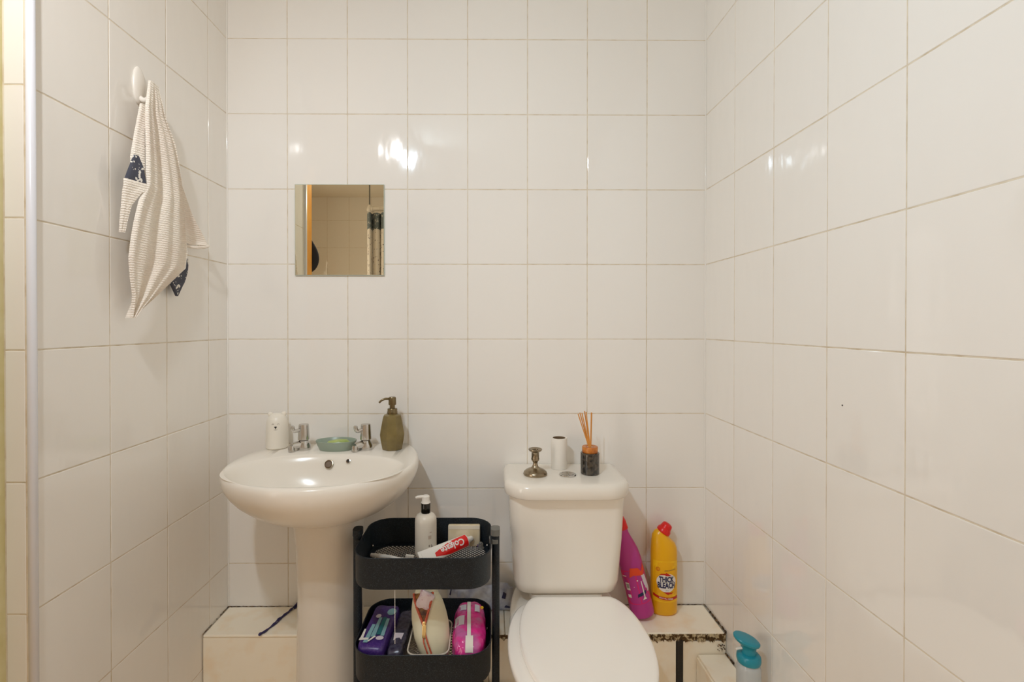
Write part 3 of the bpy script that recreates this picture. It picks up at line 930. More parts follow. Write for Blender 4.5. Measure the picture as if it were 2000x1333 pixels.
def wipes():
    # crumpled soft pack standing against the wall between trolley and toilet
    t = thing('wipes_packet', 'crumpled pale blue and white wipes packet on the ledge left of the toilet', 'packet', (-0.03, -0.030, LH))
    rings = []
    N = 26
    for i in range(N + 1):
        u = i / N
        x = -0.105 + 0.215 * u
        th = 0.021 * (math.sin(PI * min(1, max(0, u))) ** 0.35) + 0.0015
        hh = 0.088 + 0.006 * math.sin(u * 9) - 0.012 * (u > .96)
        ring = []
        for j in range(16):
            a = 2 * PI * j / 16
            ring.append(Vector((x + random.uniform(-.0015, .0015), th * math.cos(a) * (1 + .12 * math.sin(7 * u + j)), hh / 2 + hh / 2 * math.sin(a) * (0.96 + .04 * math.sin(11 * u + 2 * j)))))
        rings.append(ring)
    body = obj('pack', loft(rings), M['film'], t, angle=35)
    for (x0, x1, z0, z1, m_) in ((0.072, 0.088, 0.050, 0.072, 'navy'), (0.080, 0.101, 0.018, 0.030, 'navy'), (-0.098, -0.090, 0.060, 0.086, 'navy')):
        b = poly_bm([(x0, z0 + .004), (x0 + .006, z1), (x1, z1 - .006), (x1 - .004, z0), (x0 + .005, z0 + .002)], 1)
        def f(c, hh=0.088):
            s = max(-1, min(1, (c.y - hh / 2) / (hh / 2)))
            return (c.x, -0.0235 * math.cos(math.asin(s)) ** 1.0 - 0.0008, c.y)
        obj('print', xform(b, f), M[m_], t)
wipes()

def cord():
    pts = [P(-0.694, 0.158, LH + 0.003), P(-0.686, 0.146, LH + 0.0035), P(-0.674, 0.110, LH + 0.0035), P(-0.668, 0.085, LH + 0.006), P(-0.660, 0.055, LH + 0.0035), P(-0.651, 0.025, LH + 0.0035), P(-0.645, 0.008, LH + 0.004),
           P(-0.637, 0.006, LH + 0.010), P(-0.637, 0.010, LH + 0.004), P(-0.643, 0.018, LH + 0.003)]
    pth = smooth_path(pts, 6)
    b = tube(pth, [0.0028 + 0.0010 * math.sin(i * 1.1) for i in range(len(pth))], 8)
    pts2 = [P(-0.690, 0.150, LH + 0.005), P(-0.680, 0.128, LH + 0.003), P(-0.667, 0.098, LH + 0.003), P(-0.662, 0.070, LH + 0.003), P(-0.650, 0.034, LH + 0.005), P(-0.644, 0.010, LH + 0.008), P(-0.638, 0.0045, LH + 0.014)]
    tube(smooth_path(pts2, 6), 0.0019, 8, b)
    bmesh.ops.create_icosphere(b, subdivisions=2, radius=0.0052, matrix=Matrix.Translation(P(-0.692, 0.156, LH + 0.0045)) @ Matrix.Diagonal((1, 1.4, .8, 1)))
    o = tag(obj('twisted_cord', b, M['cord']), 'dark indigo twisted cord lying on the ledge left of the pedestal', 'cord')
cord()

def blue_pump():
    t = thing('pump_bottle', 'cloudy bottle with a teal blue pump top by the right wall, at bottom right', 'pump bottle', (0.668, -0.392, 0.2345), (0, 0, R(-20)))
    obj('body', lathe([(0.001, 0), (0.026, 0), (0.0285, 0.003), (0.029, 0.02), (0.029, 0.125), (0.026, 0.137), (0.021, 0.142), (0.001, 0.142)], 36), M['clearbody'], t)
    obj('collar', lathe([(0.020, 0.139), (0.0275, 0.140), (0.0292, 0.146), (0.0285, 0.156), (0.024, 0.161), (0.017, 0.162)], 36, cap0=False), M['blue'], t)
    rings = []
    for z, r, cx in ((0.160, 0.0175, 0), (0.170, 0.0170, 0), (0.182, 0.0185, -0.001), (0.187, 0.023, -0.003), (0.190, 0.027, -0.004), (0.193, 0.0285, -0.005), (0.1965, 0.0285, -0.005), (0.1985, 0.0265, -0.005), (0.1995, 0.02, -0.004)):
        k = max(0, (z - 0.170) / 0.03)
        rings.append([Vector((cx + r * (1.0 + .12 * k) * math.cos(2 * PI * j / 36), r * math.sin(2 * PI * j / 36) * 0.95, z - k * 0.30 * r * math.cos(2 * PI * j / 36))) for j in range(36)])
    hd = obj('pump_head', loft(rings), M['blue'], t)
    obj('nozzle', tube([(-0.012, -0.004, 0.1755), (-0.024, -0.008, 0.1735), (-0.031, -0.010, 0.171)], [0.0035, 0.003, 0.0026], 10), M['white_pl'], hd)
blue_pump()

# ------------------------------------------------------------------ towel on its hook
def towel():
    hk = thing('wall_hook', 'white oval adhesive hook on the left wall holding the towel', 'hook', (XL, -0.415, 1.83))
    b = bmesh.new()
    bmesh.ops.create_uvsphere(b, u_segments=28, v_segments=16, radius=1, matrix=Matrix.Translation((0.002, 0, 0.003)) @ Matrix.Diagonal((0.009, 0.021, 0.047, 1)))
    obj('plate', b, M['white_pl'], hk)
    pth = smooth_path([(0.006, 0, -0.028), (0.016, 0, -0.034), (0.028, 0, -0.028), (0.033, 0, -0.014), (0.034, 0, -0.006)], 5)
    obj('prong', tube(pth, [0.0065] * (len(pth) - 1) + [0.005], 14), M['white_pl'], hk)
    # sheets: rows of (h, depth left edge, depth right edge, stand-off at left, at right)
    def sheet(rows, nf, amp, ncol=30, ph=0.0, th=0.0022, nrow=46, edge=0.0):
        b = bmesh.new()
        h0, h1 = rows[0][0], rows[-1][0]
        fr, bk = [], []
        for i in range(nrow + 1):
            t = i / nrow
            vals = interp([(k / (len(rows) - 1), *r) for k, r in enumerate(rows)], t)
            h, za, zb, xa, xb = vals
            a_, b_ = [], []
            for j in range(ncol + 1):
                u = j / ncol
                z = za + (zb - za) * u
                env = min(1, t * 2.2) ** 0.7
                off = xa + (xb - xa) * u + amp * env * (math.sin(nf * PI * u + ph + 1.1 * t) * 0.6 + 0.4 * math.sin(2.3 * nf * PI * u + 2 * t + ph * 2)) * math.sin(PI * min(1, u * 1.0 + 0.0)) ** 0.25
                off += amp * 0.12 * math.sin(9 * t + 5 * u)
                hh = h + edge * math.sin(PI * u) * t
                a_.append(b.verts.new((XL + max(0.0035, off + th), -z, hh)))
                b_.append(b.verts.new((XL + max(0.0008, off - th), -z, hh)))
            fr.append(a_); bk.append(b_)
        for i in range(nrow):
            for j in range(ncol):
                b.faces.new((fr[i][j], fr[i][j + 1], fr[i + 1][j + 1], fr[i + 1][j]))
                b.faces.new((bk[i][j], bk[i + 1][j], bk[i + 1][j + 1], bk[i][j + 1]))
            b.faces.new((fr[i][0], fr[i + 1][0], bk[i + 1][0], bk[i][0]))
            b.faces.new((fr[i][ncol], bk[i][ncol], bk[i + 1][ncol], fr[i + 1][ncol]))
        for j in range(ncol):
            b.faces.new((fr[0][j], bk[0][j], bk[0][j + 1], fr[0][j + 1]))
            b.faces.new((fr[nrow][j], fr[nrow][j + 1], bk[nrow][j + 1], bk[nrow][j]))
        return b
    tw = thing('hand_towel', 'cream waffle hand towel hanging from the hook on the left wall', 'towel', (0, 0, 0))
    main = sheet([(1.838, 0.432, 0.400, .040, .040), (1.80, 0.440, 0.384, .040, .040), (1.771, 0.447, 0.372, .041, .038), (1.725, 0.449, 0.334, .042, .036), (1.68, 0.450, 0.315, .044, .034), (1.636, 0.451, 0.300, .046, .032),
                  (1.581, 0.452, 0.290, .047, .032), (1.532, 0.475, 0.284, .046, .032), (1.48, 0.490, 0.276, .045, .032), (1.44, 0.499, 0.272, .044, .033), (1.395, 0.505, 0.282, .042, .034), (1.348, 0.499, 0.350, .040, .034),
                  (1.31, 0.490, 0.405, .038, .034), (1.28, 0.488, 0.450, .035, .033), (1.256, 0.489, 0.482, .034, .033)], 3.2, 0.012, 44, 0.5, nrow=70)
    obj('front_drape', main, M['towel'], tw, angle=80)
    back = sheet([(1.836, 0.405, 0.388, .028, .028), (1.76, 0.400, 0.345, .024, .022), (1.66, 0.39, 0.300, .018, .020), (1.56, 0.37, 0.235, .014, .022), (1.487, 0.34, 0.168, .012, .026), (1.476, 0.33, 0.170, .012, .026)], 1.6, 0.012, 30, 0.2, edge=-0.006)
    obj('rear_drape', back, M['towel'], tw, angle=80)
    # rolled hem of the rear drape
    pth = smooth_path([(XL + 0.012, -0.262, 1.4640), (XL + 0.026, -0.235, 1.461), (XL + 0.036, -0.20, 1.466), (XL + 0.034, -0.172, 1.474), (XL + 0.022, -0.168, 1.478), (XL + 0.012, -0.185, 1.476)], 5)
    obj('rolled_hem', tube(pth, 0.0040, 8), M['towel'], tw)
    lf = sheet([(1.775, 0.448, 0.436, .030, .034), (1.70, 0.462, 0.444, .026, .034), (1.64, 0.472, 0.446, .024, .036), (1.60, 0.472, 0.448, .024, .038), (1.565, 0.466, 0.450, .026, .038)], 1.0, 0.002, 12, 0.2, nrow=24)
    obj('left_fold', lf, M['towel'], tw, angle=80)
    pl = sheet([(1.640, 0.480, 0.472, .036, .040), (1.615, 0.488, 0.462, .034, .044), (1.590, 0.497, 0.458, .032, .046), (1.572, 0.503, 0.456, .030, .047)], 1.0, 0.002, 10, 0.0, nrow=14)
    obj('printed_corner', pl, M['print_cloth'], tw, angle=80)
    lo = sheet([(1.578, 0.504, 0.452, .031, .049), (1.566, 0.504, 0.452, .031, .050), (1.552, 0.503, 0.470, .028, .044), (1.52, 0.499, 0.484, .022, .032), (1.48, 0.497, 0.488, .016, .024), (1.455, 0.496, 0.490, .014, .020)], 1.0, 0.003, 10, 0.3, nrow=20)
    obj('left_hem', lo, M['towel'], tw, angle=80)
    pr = sheet([(1.425, 0.262, 0.252, .024, .024), (1.390, 0.300, 0.255, .024, .022), (1.360, 0.334, 0.264, .022, .020), (1.340, 0.318, 0.276, .020, .018), (1.318, 0.298, 0.290, .018, .016)], 1.0, 0.004, 10, 0.3, nrow=18)
    obj('printed_corner', pr, M['print_cloth'], tw, angle=80)
towel()

# ------------------------------------------------------------------ trolley
TXC, TZC, HW, HD = -0.1715, 0.285, 0.1775, 0.1285
trolley = thing('rolling_trolley', 'black metal three-tier trolley between basin and toilet', 'trolley', (TXC, -TZC, 0))
RC = 0.062
RIMS = (0.6525, 0.408, 0.1635)
TDP = 0.081
def tray(zr):
    zb = zr - TDP
    def ring(g, z):
        return rrect(HW + g, HD + g, RC + g, 8, 0, 0, z)
    rings = [ring(-0.010, zb + 0.004), ring(-0.0075, zb), ring(-0.003, zb + 0.0015), ring(-0.001, zb + 0.006), ring(0.0, zr - 0.003), ring(0.0015, zr - 0.001), ring(0.0014, zr + 0.001), ring(0.0, zr + 0.002),
             ring(-0.0016, zr + 0.001), ring(-0.0020, zr - 0.002), ring(-0.003, zb + 0.007), ring(-0.016, zb + 0.0055), ring(-0.016, zb + 0.004)]
    t = obj('tray', loft(rings, False, False), M['black_metal'], trolley)
    # woven mesh floor of thin diagonal wires
    b = bmesh.new()
    hx, hy, rr = HW - 0.014, HD - 0.014, RC - 0.014
    def inside(x, y):
        ax, ay = abs(x), abs(y)
        if ax > hx or ay > hy: return False
        if ax > hx - rr and ay > hy - rr:
            return (ax - hx + rr) ** 2 + (ay - hy + rr) ** 2 < rr * rr
        return True
    pitch = 0.0085
    k = -40
    for sgn in (1, -1):
        for k in range(-42, 43):
            c = k * pitch * 1.414
            seg = []
            s = -0.34
            while s < 0.34:
                x = s; y = sgn * s + c
                if inside(x, y): seg.append((x, y))
                s += 0.002
            if len(seg) > 2:
                (xa, ya), (xb, yb) = seg[0], seg[-1]
                dz = 0.0004 * sgn
                dx, dy = xb - xa, yb - ya
                L = math.hypot(dx, dy)
                nx, ny = -dy / L * 0.00085, dx / L * 0.00085
                vs = [b.verts.new((xa + nx, ya + ny, zb + 0.0045 + dz)), b.verts.new((xa - nx, ya - ny, zb + 0.0045 + dz)), b.verts.new((xb - nx, yb - ny, zb + 0.0045 + dz)), b.verts.new((xb + nx, yb + ny, zb + 0.0045 + dz)),
                      b.verts.new((xa, ya, zb + 0.0062 + dz)), b.verts.new((xb, yb, zb + 0.0062 + dz))]
                b.faces.new((vs[0], vs[1], vs[2], vs[3])); b.faces.new((vs[1], vs[4], vs[5], vs[2])); b.faces.new((vs[4], vs[0], vs[3], vs[5]))
    m_ = obj('mesh_floor', b, M['black_metal'], t, smooth=False)
    m_['kind'] = 'stuff'
    for sx in (-1, 1):
        for sy in (-1, 1):
            bb = bmesh.new()
            bmesh.ops.create_uvsphere(bb, u_segments=12, v_segments=8, radius=0.0036, matrix=Matrix.Translation((sx * (HW - 0.010), sy * (HD - 0.052), zb + 0.022)))
            obj('rivet', bb, M['chrome'], t)
    return t
for z in RIMS: tray(z)
for s in (-1, 1):
    x = s * (HW + 0.0135)
    post = obj('post', loft([rrect(0.0105, 0.0145, 0.009, 5, x, 0, z) for z in (0.055, 0.056, 0.660, 0.662)]), M['black_metal'], trolley)
    # hooked clip top that grips the rim
    obj('clip', loft([rrect(0.0125, 0.017, 0.010, 5, x - s * 0.001, 0, z) for z in (0.6595, 0.661, 0.673, 0.6765)]), M['grey_clip' if s > 0 else 'black_metal'], post)
    obj('clip', loft([rrect(0.0140, 0.0155, 0.010, 5, x - s * 0.004, 0, z) for z in (0.6375, 0.639, 0.6475, 0.6495)]), M['grey_clip' if s > 0 else 'black_metal'], post)
    obj('foot_bar', loft([rrect(0.0105, HD - 0.01, 0.008, 5, x, 0, z) for z in (0.050, 0.052, 0.062, 0.064)]), M['black_metal'], trolley)
    for sy in (-1, 1):
        wx, wy = x, sy * (HD - 0.03)
        c_ = obj('caster', box(wx - 0.012, wx + 0.012, wy - 0.010, wy + 0.010, 0.036, 0.051, 0.003), M['black_metal'], trolley)
        wl_ = lathe([(0.001, -0.009), (0.021, -0.009), (0.0225, -0.006), (0.0225, 0.006), (0.021, 0.009), (0.001, 0.009)], 24)
        obj('wheel', wl_, M['black_gl'], c_, (wx, wy, 0.0225), (0, R(90), 0))

F1, F2 = RIMS[0] - TDP + 0.0068, RIMS[1] - TDP + 0.0068     # tray floors

def lotion():
    t = thing('lotion_bottle', 'white lotion pump bottle with black collar in the top tray', 'pump bottle', (-0.181, -0.232, F1))
    obj('body', lathe([(0.001, 0), (0.028, 0), (0.0305, 0.003), (0.031, 0.01), (0.031, 0.096), (0.030, 0.106), (0.0255, 0.1145), (0.0185, 0.119), (0.014, 0.121)], 40), M['cream_pl'], t)
    obj('collar', lathe([(0.001, 0.1205), (0.0128, 0.1205), (0.0132, 0.122), (0.0132, 0.1475), (0.0125, 0.1490), (0.001, 0.149)], 28), M['black_gl'], t)
    p_ = obj('pump_head', lathe([(0.0125, 0.149), (0.0138, 0.1505), (0.0125, 0.1530), (0.0112, 0.156), (0.0110, 0.168), (0.0085, 0.1705), (0.001, 0.171)], 28, cap0=False), M['white_pl'], t)
    pth = [(0.002, 0, 0.1655), (-0.012, -0.003, 0.1675), (-0.022, -0.005, 0.1675), (-0.0285, -0.0065, 0.1655)]
    obj('spout', tube(pth, [0.0050, 0.0048, 0.0042, 0.0036], 12), M['white_pl'], p_)
    m_ = bmesh.new()
    for (x0, x1, z0, z1) in ((0.012, 0.0155, 0.034, 0.040), (0.0125, 0.0150, 0.022, 0.031), (0.019, 0.0215, 0.026, 0.040), (0.0225, 0.0245, 0.030, 0.036), (0.0225, 0.0245, 0.024, 0.028)):
        poly_bm([(x0, z0), (x1, z0), (x1, z1), (x0, z1)], 1, m_)
    obj('small_print', wrap(m_, 0.031, 0.031, 0.0, 0.0004), M['ink_grey'], t)
    m_ = bmesh.new()
    for (x0, x1, z0, z1) in ((0.011, 0.020, 0.056, 0.066), (0.015, 0.021, 0.073, 0.076)):
        poly_bm([(x0, z0), (x1, z0), (x1, z1), (x0, z1)], 1, m_)
    obj('label_patch', wrap(m_, 0.031, 0.031, 0.0, 0.0004), mat('pale_print', (196, 178, 162), 0.5), t)
lotion()

def soap_box():
    b = box(-0.048, 0.048, -0.009, 0.009, 0, 0.062, 0.004, 3)
    m_ = mat('cream_card', (224, 210, 182), 0.5, vary=(14, (206, 184, 140), 0.45, 0.7))
    t = thing('cream_carton', 'small cream carton standing at the back of the top tray', 'carton', (-0.0735, -0.178, F1), (R(-7), 0, 0))
    obj('carton_body', b, m_, t)
    obj('carton_top', box(-0.0465, 0.0465, -0.0098, -0.0088, 0.050, 0.0605, 0.0003, 1), mat('cream_card_light', (232, 222, 204), 0.5), t)
soap_box()

def tube_paste():
    # long axis: x local from tail (0) to cap; face toward -y/up
    a = Vector(P(-0.182, 0.289, F1 + 0.014)); c = Vector(P(-0.058, 0.196, F1 + 0.027))
    ax = (c - a).normalized()
    nrm = Vector((0, -0.80, 0.6))
    nrm = (nrm - ax * nrm.dot(ax)).normalized()
    up = nrm.cross(ax).normalized()
    mtx = Matrix((ax, up, nrm)).transposed().to_4x4()
    mtx.translation = a
    t = thing('toothpaste_tube', 'red and white toothpaste tube lettered Colgate lying in the top tray', 'toothpaste')
    t.matrix_world = mtx
    L = (c - a).length - 0.012
    rings = []
    def rad(u):
        return 0.0215 - 0.0035 * u, 0.003 + 0.0150 * u ** 0.8
    for k in range(15):
        u = k / 14
        wy, wz = rad(u)
        rings.append([Vector((L * u, wy * math.cos(2 * PI * j / 28), wz * math.sin(2 * PI * j / 28))) for j in range(28)])
    for u, s in ((1.02, 0.9), (1.035, 0.7), (1.045, 0.45)):
        wy, wz = rad(1)
        rings.append([Vector((L * u, wy * s * math.cos(2 * PI * j / 28), wz * s * math.sin(2 * PI * j / 28))) for j in range(28)])
    obj('tube_body', loft(rings), M['white_pl'], t, angle=60)
    obj('crimp', box(-0.008, 0.001, -0.0215, 0.0215, -0.0012, 0.0012, 0.0004, 1), M['white_pl'], t)
    cp = lathe([(0.0085, 0), (0.0092, 0.001), (0.0078, 0.015), (0.0068, 0.017), (0.001, 0.0175)], 20)
    obj('cap', cp, M['white_pl'], t, (L * 1.042, 0, 0), (0, R(90), 0))
    def lay(bm, off):
        def f(c_):
            u = max(0, min(1.0, c_.x / L))
            wy, wz = rad(u)
            th = max(-1.35, min(1.35, c_.y / wy * 1.05))
            return (c_.x, (wy + off) * math.sin(th), (wz + off) * math.cos(th))
        return xform(bm, f)
    n = 24
    top = [(0.25 * L + 0.74 * L * k / n, 0.0155 * math.sin(PI * 0.5 * min(1, (k / n) * 1.25)) ** 1.1) for k in range(n + 1)]
    bot = [(0.25 * L + 0.74 * L * k / n, -0.0215 * min(1, 0.45 + (k / n) * 1.3)) for k in range(n, -1, -1)]
    b = bmesh.new()
    vt = [[b.verts.new((top[k][0], bot[n - k][1] + (top[k][1] - bot[n - k][1]) * q / 8, 0)) for q in range(9)] for k in range(n + 1)]
    for k in range(n):
        for q in range(8):
            b.faces.new((vt[k][q], vt[k + 1][q], vt[k + 1][q + 1], vt[k][q + 1]))
    obj('red_panel', lay(b, 0.0004), M['red'], t)
    tx = text_bm('Colgate', 0.0245, bold=0.0006)
    bmesh.ops.subdivide_edges(tx, edges=[e for e in tx.edges if e.calc_length() > 0.004], cuts=1)
    xform(tx, lambda c_: (0.64 * L - c_.x * 0.98, -c_.y - 0.001, 0))
    obj('lettering', lay(tx, 0.0010), M['white_print'], t)
tube_paste()

def small_bits():
    t = thing('plastic_stopper', 'tiny clear plastic cap with a violet mark, right corner of the top tray', 'cap', P(-0.0235, 0.196, F1))
    b = lathe([(0.001, 0), (0.0095, 0), (0.0095, 0.004), (0.0075, 0.006), (0.0070, 0.015), (0.0045, 0.019), (0.001, 0.0195)], 9)
    obj('shell', b, M['clear'], t, angle=10)
    obj('violet_mark', box(-0.0100, -0.0075, -0.0045, 0.001, 0.005, 0.013, 0.0008, 1), M['purple'], t)
    t = thing('toothbrush', 'short white toothbrush lying along the floor of the top tray', 'toothbrush', P(-0.335, 0.246, F1), (0, 0, R(-14)))
    pth = [(0.0, 0, 0.006), (0.03, 0, 0.006), (0.06, 0, 0.006), (0.085, 0, 0.005), (0.105, 0, 0.005), (0.132, 0, 0.005)]
    obj('handle', tube(pth, [0.005, 0.006, 0.0055, 0.0035, 0.0035, 0.005], 10), M['white_pl'], t)
    b = bmesh.new()
    for i in range(8):
        for j in range(3):
            x = 0.108 + i * 0.003; y = (j - 1) * 0.003
            box(x - .001, x + .001, y - .001, y + .001, 0.008, 0.018, bm=b)
    tag(obj('bristles', b, M['paper'], t, smooth=False), kind='stuff')
small_bits()

# ---- second tier
def cushion(hx, hy, hz, e=5.0, n=40, m=18, puff=0.0, seed=0, amp=0.0):
    """soft pack: superellipsoid centred above z=0"""
    rnd = random.Random(seed)
    ph = [rnd.uniform(0, 6) for _ in range(6)]
    rings = []
    for i in range(1, m):
        v = -PI / 2 + PI * i / m
        sv, cv = math.sin(v), math.cos(v)
        z = hz * abs(sv) ** (2 / e) * (1 if sv > 0 else -1)
        s = cv ** (2 / e)
        ring = []
        for j in range(n):
            a = 2 * PI * j / n
            c_, s_ = math.cos(a), math.sin(a)
            x = hx * s * abs(c_) ** (2 / e) * (1 if c_ > 0 else -1)
            y = hy * s * abs(s_) ** (2 / e) * (1 if s_ > 0 else -1)
            d = amp * (math.sin(x * 160 + ph[0] + z * 90) + math.sin(y * 120 + ph[1] - z * 140) + math.sin(z * 210 + x * 60 + ph[2]))
            ring.append(Vector((x + d * c_, y + d * s_, hz + z + d * 0.4)))
        rings.append(ring)
    return loft(rings)

def violet_pack():
    t = thing('violet_pads_packet', 'violet plastic packet with white and teal print, left in the middle tray', 'packet', (-0.3005, -0.287, F2), (0, 0, R(-3)))
    hx, hy, hz = 0.0375, 0.100, 0.0400
    obj('pack', cushion(hx, hy, hz, 7.0, 48, 24, amp=0.0007, seed=3), M['purple'], t, angle=60)
    zt = 2 * hz + 0.0012
    def top(name, pts, m_, dz=0.0):
        b = poly_bm(pts, 2)
        obj(name, xform(b, lambda c: (c.x, c.y, zt + 0.0003 + dz)), M[m_], t)
    # drawn in plan: x right, y toward the wall
    top('teal_bar', [(0.004, -0.052), (0.015, -0.052), (0.013, 0.026), (0.003, 0.026)], 'teal')
    top('pale_bar', [(-0.009, -0.062), (0.003, -0.060), (0.000, 0.024), (-0.008, 0.024)], 'teal_l')
    top('pale_bar', [(0.016, -0.056), (0.026, -0.056), (0.022, 0.020), (0.014, 0.020)], 'teal_l')
    top('pale_bar', [(-0.022, -0.086), (-0.010, -0.086), (-0.010, -0.008), (-0.019, -0.008)], 'teal_l', .0002)
    top('white_stroke', [(-0.034, -0.074), (-0.026, -0.072), (-0.029, -0.03), (-0.034, -0.03)], 'white_print', .0003)
    top('white_stroke', [(-0.035, -0.078), (-0.012, -0.074), (-0.012, -0.066), (-0.035, -0.068)], 'white_print', .0004)
    top('white_stroke', [(-0.008, -0.082), (0.006, -0.060), (0.000, -0.058), (-0.012, -0.080)], 'white_print', .0004)
    top('white_spot', disc_pts(0.0105, 16, 0.017, -0.066, 0.8), 'lilac_print', .0004)
    top('white_spot', disc_pts(0.0075, 16, -0.012, 0.030, 1.2), 'lilac_print', .0004)
    top('pale_disc', disc_pts(0.0125, 20, 0.020, 0.052, 1.3), 'teal_l', .0003)
    t2 = thing('smoky_packet', 'dark smoky violet packet with a white mark behind the bead chain', 'packet', (-0.2395, -0.290, F2), (0, 0, R(-2)))
    obj('pack', cushion(0.0215, 0.098, 0.036, 6.0, 40, 22, amp=0.0010, seed=5), M['violet_dark'], t2, angle=60)
    b = poly_bm([(-0.014, -0.03), (0.012, -0.03), (0.010, -0.058), (0.004, -0.050), (-0.004, -0.052), (-0.010, -0.062)], 1)
    obj('white_mark', xform(b, lambda c: (c.x, c.y, 0.0735)), M['lilac_print'], t2)
violet_pack()

def pink_pack():
    t = thing('pink_pads_packet', 'bright pink plastic packet with a white strip, right in the middle tray', 'packet', (-0.053, -0.288, F2), (R(0), 0, R(1)))
    hx, hy, hz = 0.0455, 0.100, 0.0435
    b = cushion(hx, hy, hz, 3.4, 48, 24, amp=0.0010, seed=9)
    for v in b.verts:     # slopes down toward the front
        v.co.z *= 1.06 + 0.10 * (v.co.y / hy)
    obj('pack', b, M['pink'], t, angle=60)
    def ztop(x, y):
        k = 1 - (abs(x) / hx) ** 3.4 - (abs(y) / hy) ** 3.4
        return (hz + hz * max(0, k) ** (1 / 3.4)) * (1.06 + 0.10 * y / hy)
    def drape(name, x0, x1, y0, y1, m_, dz=0.0016, nx=4, ny=24, skew=0.0):
        b = bmesh.new()
        vs = [[b.verts.new((x0 + (x1 - x0) * i / nx + skew * (j / ny), y0 + (y1 - y0) * j / ny, 0)) for i in range(nx + 1)] for j in range(ny + 1)]
        for row in vs:
            for v in row: v.co.z = ztop(v.co.x, v.co.y) + dz
        for j in range(ny):
            for i in range(nx):
                b.faces.new((vs[j][i], vs[j][i + 1], vs[j + 1][i + 1], vs[j + 1][i]))
        return obj(name, b, M[m_], t)
    drape('white_strip', -0.0045, 0.0055, -0.094, 0.093, 'white_print', 0.0026, skew=-0.004)
    drape('white_tag', -0.009, 0.011, -0.0985, -0.066, 'paper', 0.0040, ny=10)
    drape('grey_label', -0.040, -0.014, -0.025, 0.012, 'lilac_print', 0.0020, ny=8)
    drape('grey_label', -0.030, -0.010, 0.035, 0.062, 'lilac_print', 0.0016, ny=8)
    drape('violet_patch', 0.014, 0.028, 0.028, 0.062, 'lilac_print', 0.0016, ny=8)
    b_ = bmesh.new(); bmesh.ops.create_icosphere(b_, subdivisions=2, radius=0.0055, matrix=Matrix.Translation((0.034, 0.060, ztop(0.034, 0.060))) @ Matrix.Diagonal((1, 1.3, 0.5, 1)))
    obj('yellow_sticker', b_, M['yellow_l'], t)
pink_pack()

def plastic_bin():
    t = thing('clear_bin', 'small smoky clear plastic bin with pale rim holding the cream pouch', 'bin', (-0.157, -0.318, F2))
    rings = []
    for z, g in ((0.0, -0.006), (0.002, -0.003), (0.060, 0.003), (0.060, 0.0045), (0.0625, 0.0045), (0.0625, 0.0015), (0.004, -0.0045), (0.0035, -0.006)):
        rings.append(rrect(0.050 + g, 0.072 + g, 0.022, 6, 0, 0, z))
    obj('bin_body', loft(rings), M['clear'], t)
    ring = []
    pth = rrect(0.0535, 0.0755, 0.024, 6, 0, 0, 0.0625)
    pth.append(pth[0])
    obj('rim', tube(pth, 0.0019, 6, cap=False), M['cream_pl'], t)
plastic_bin()

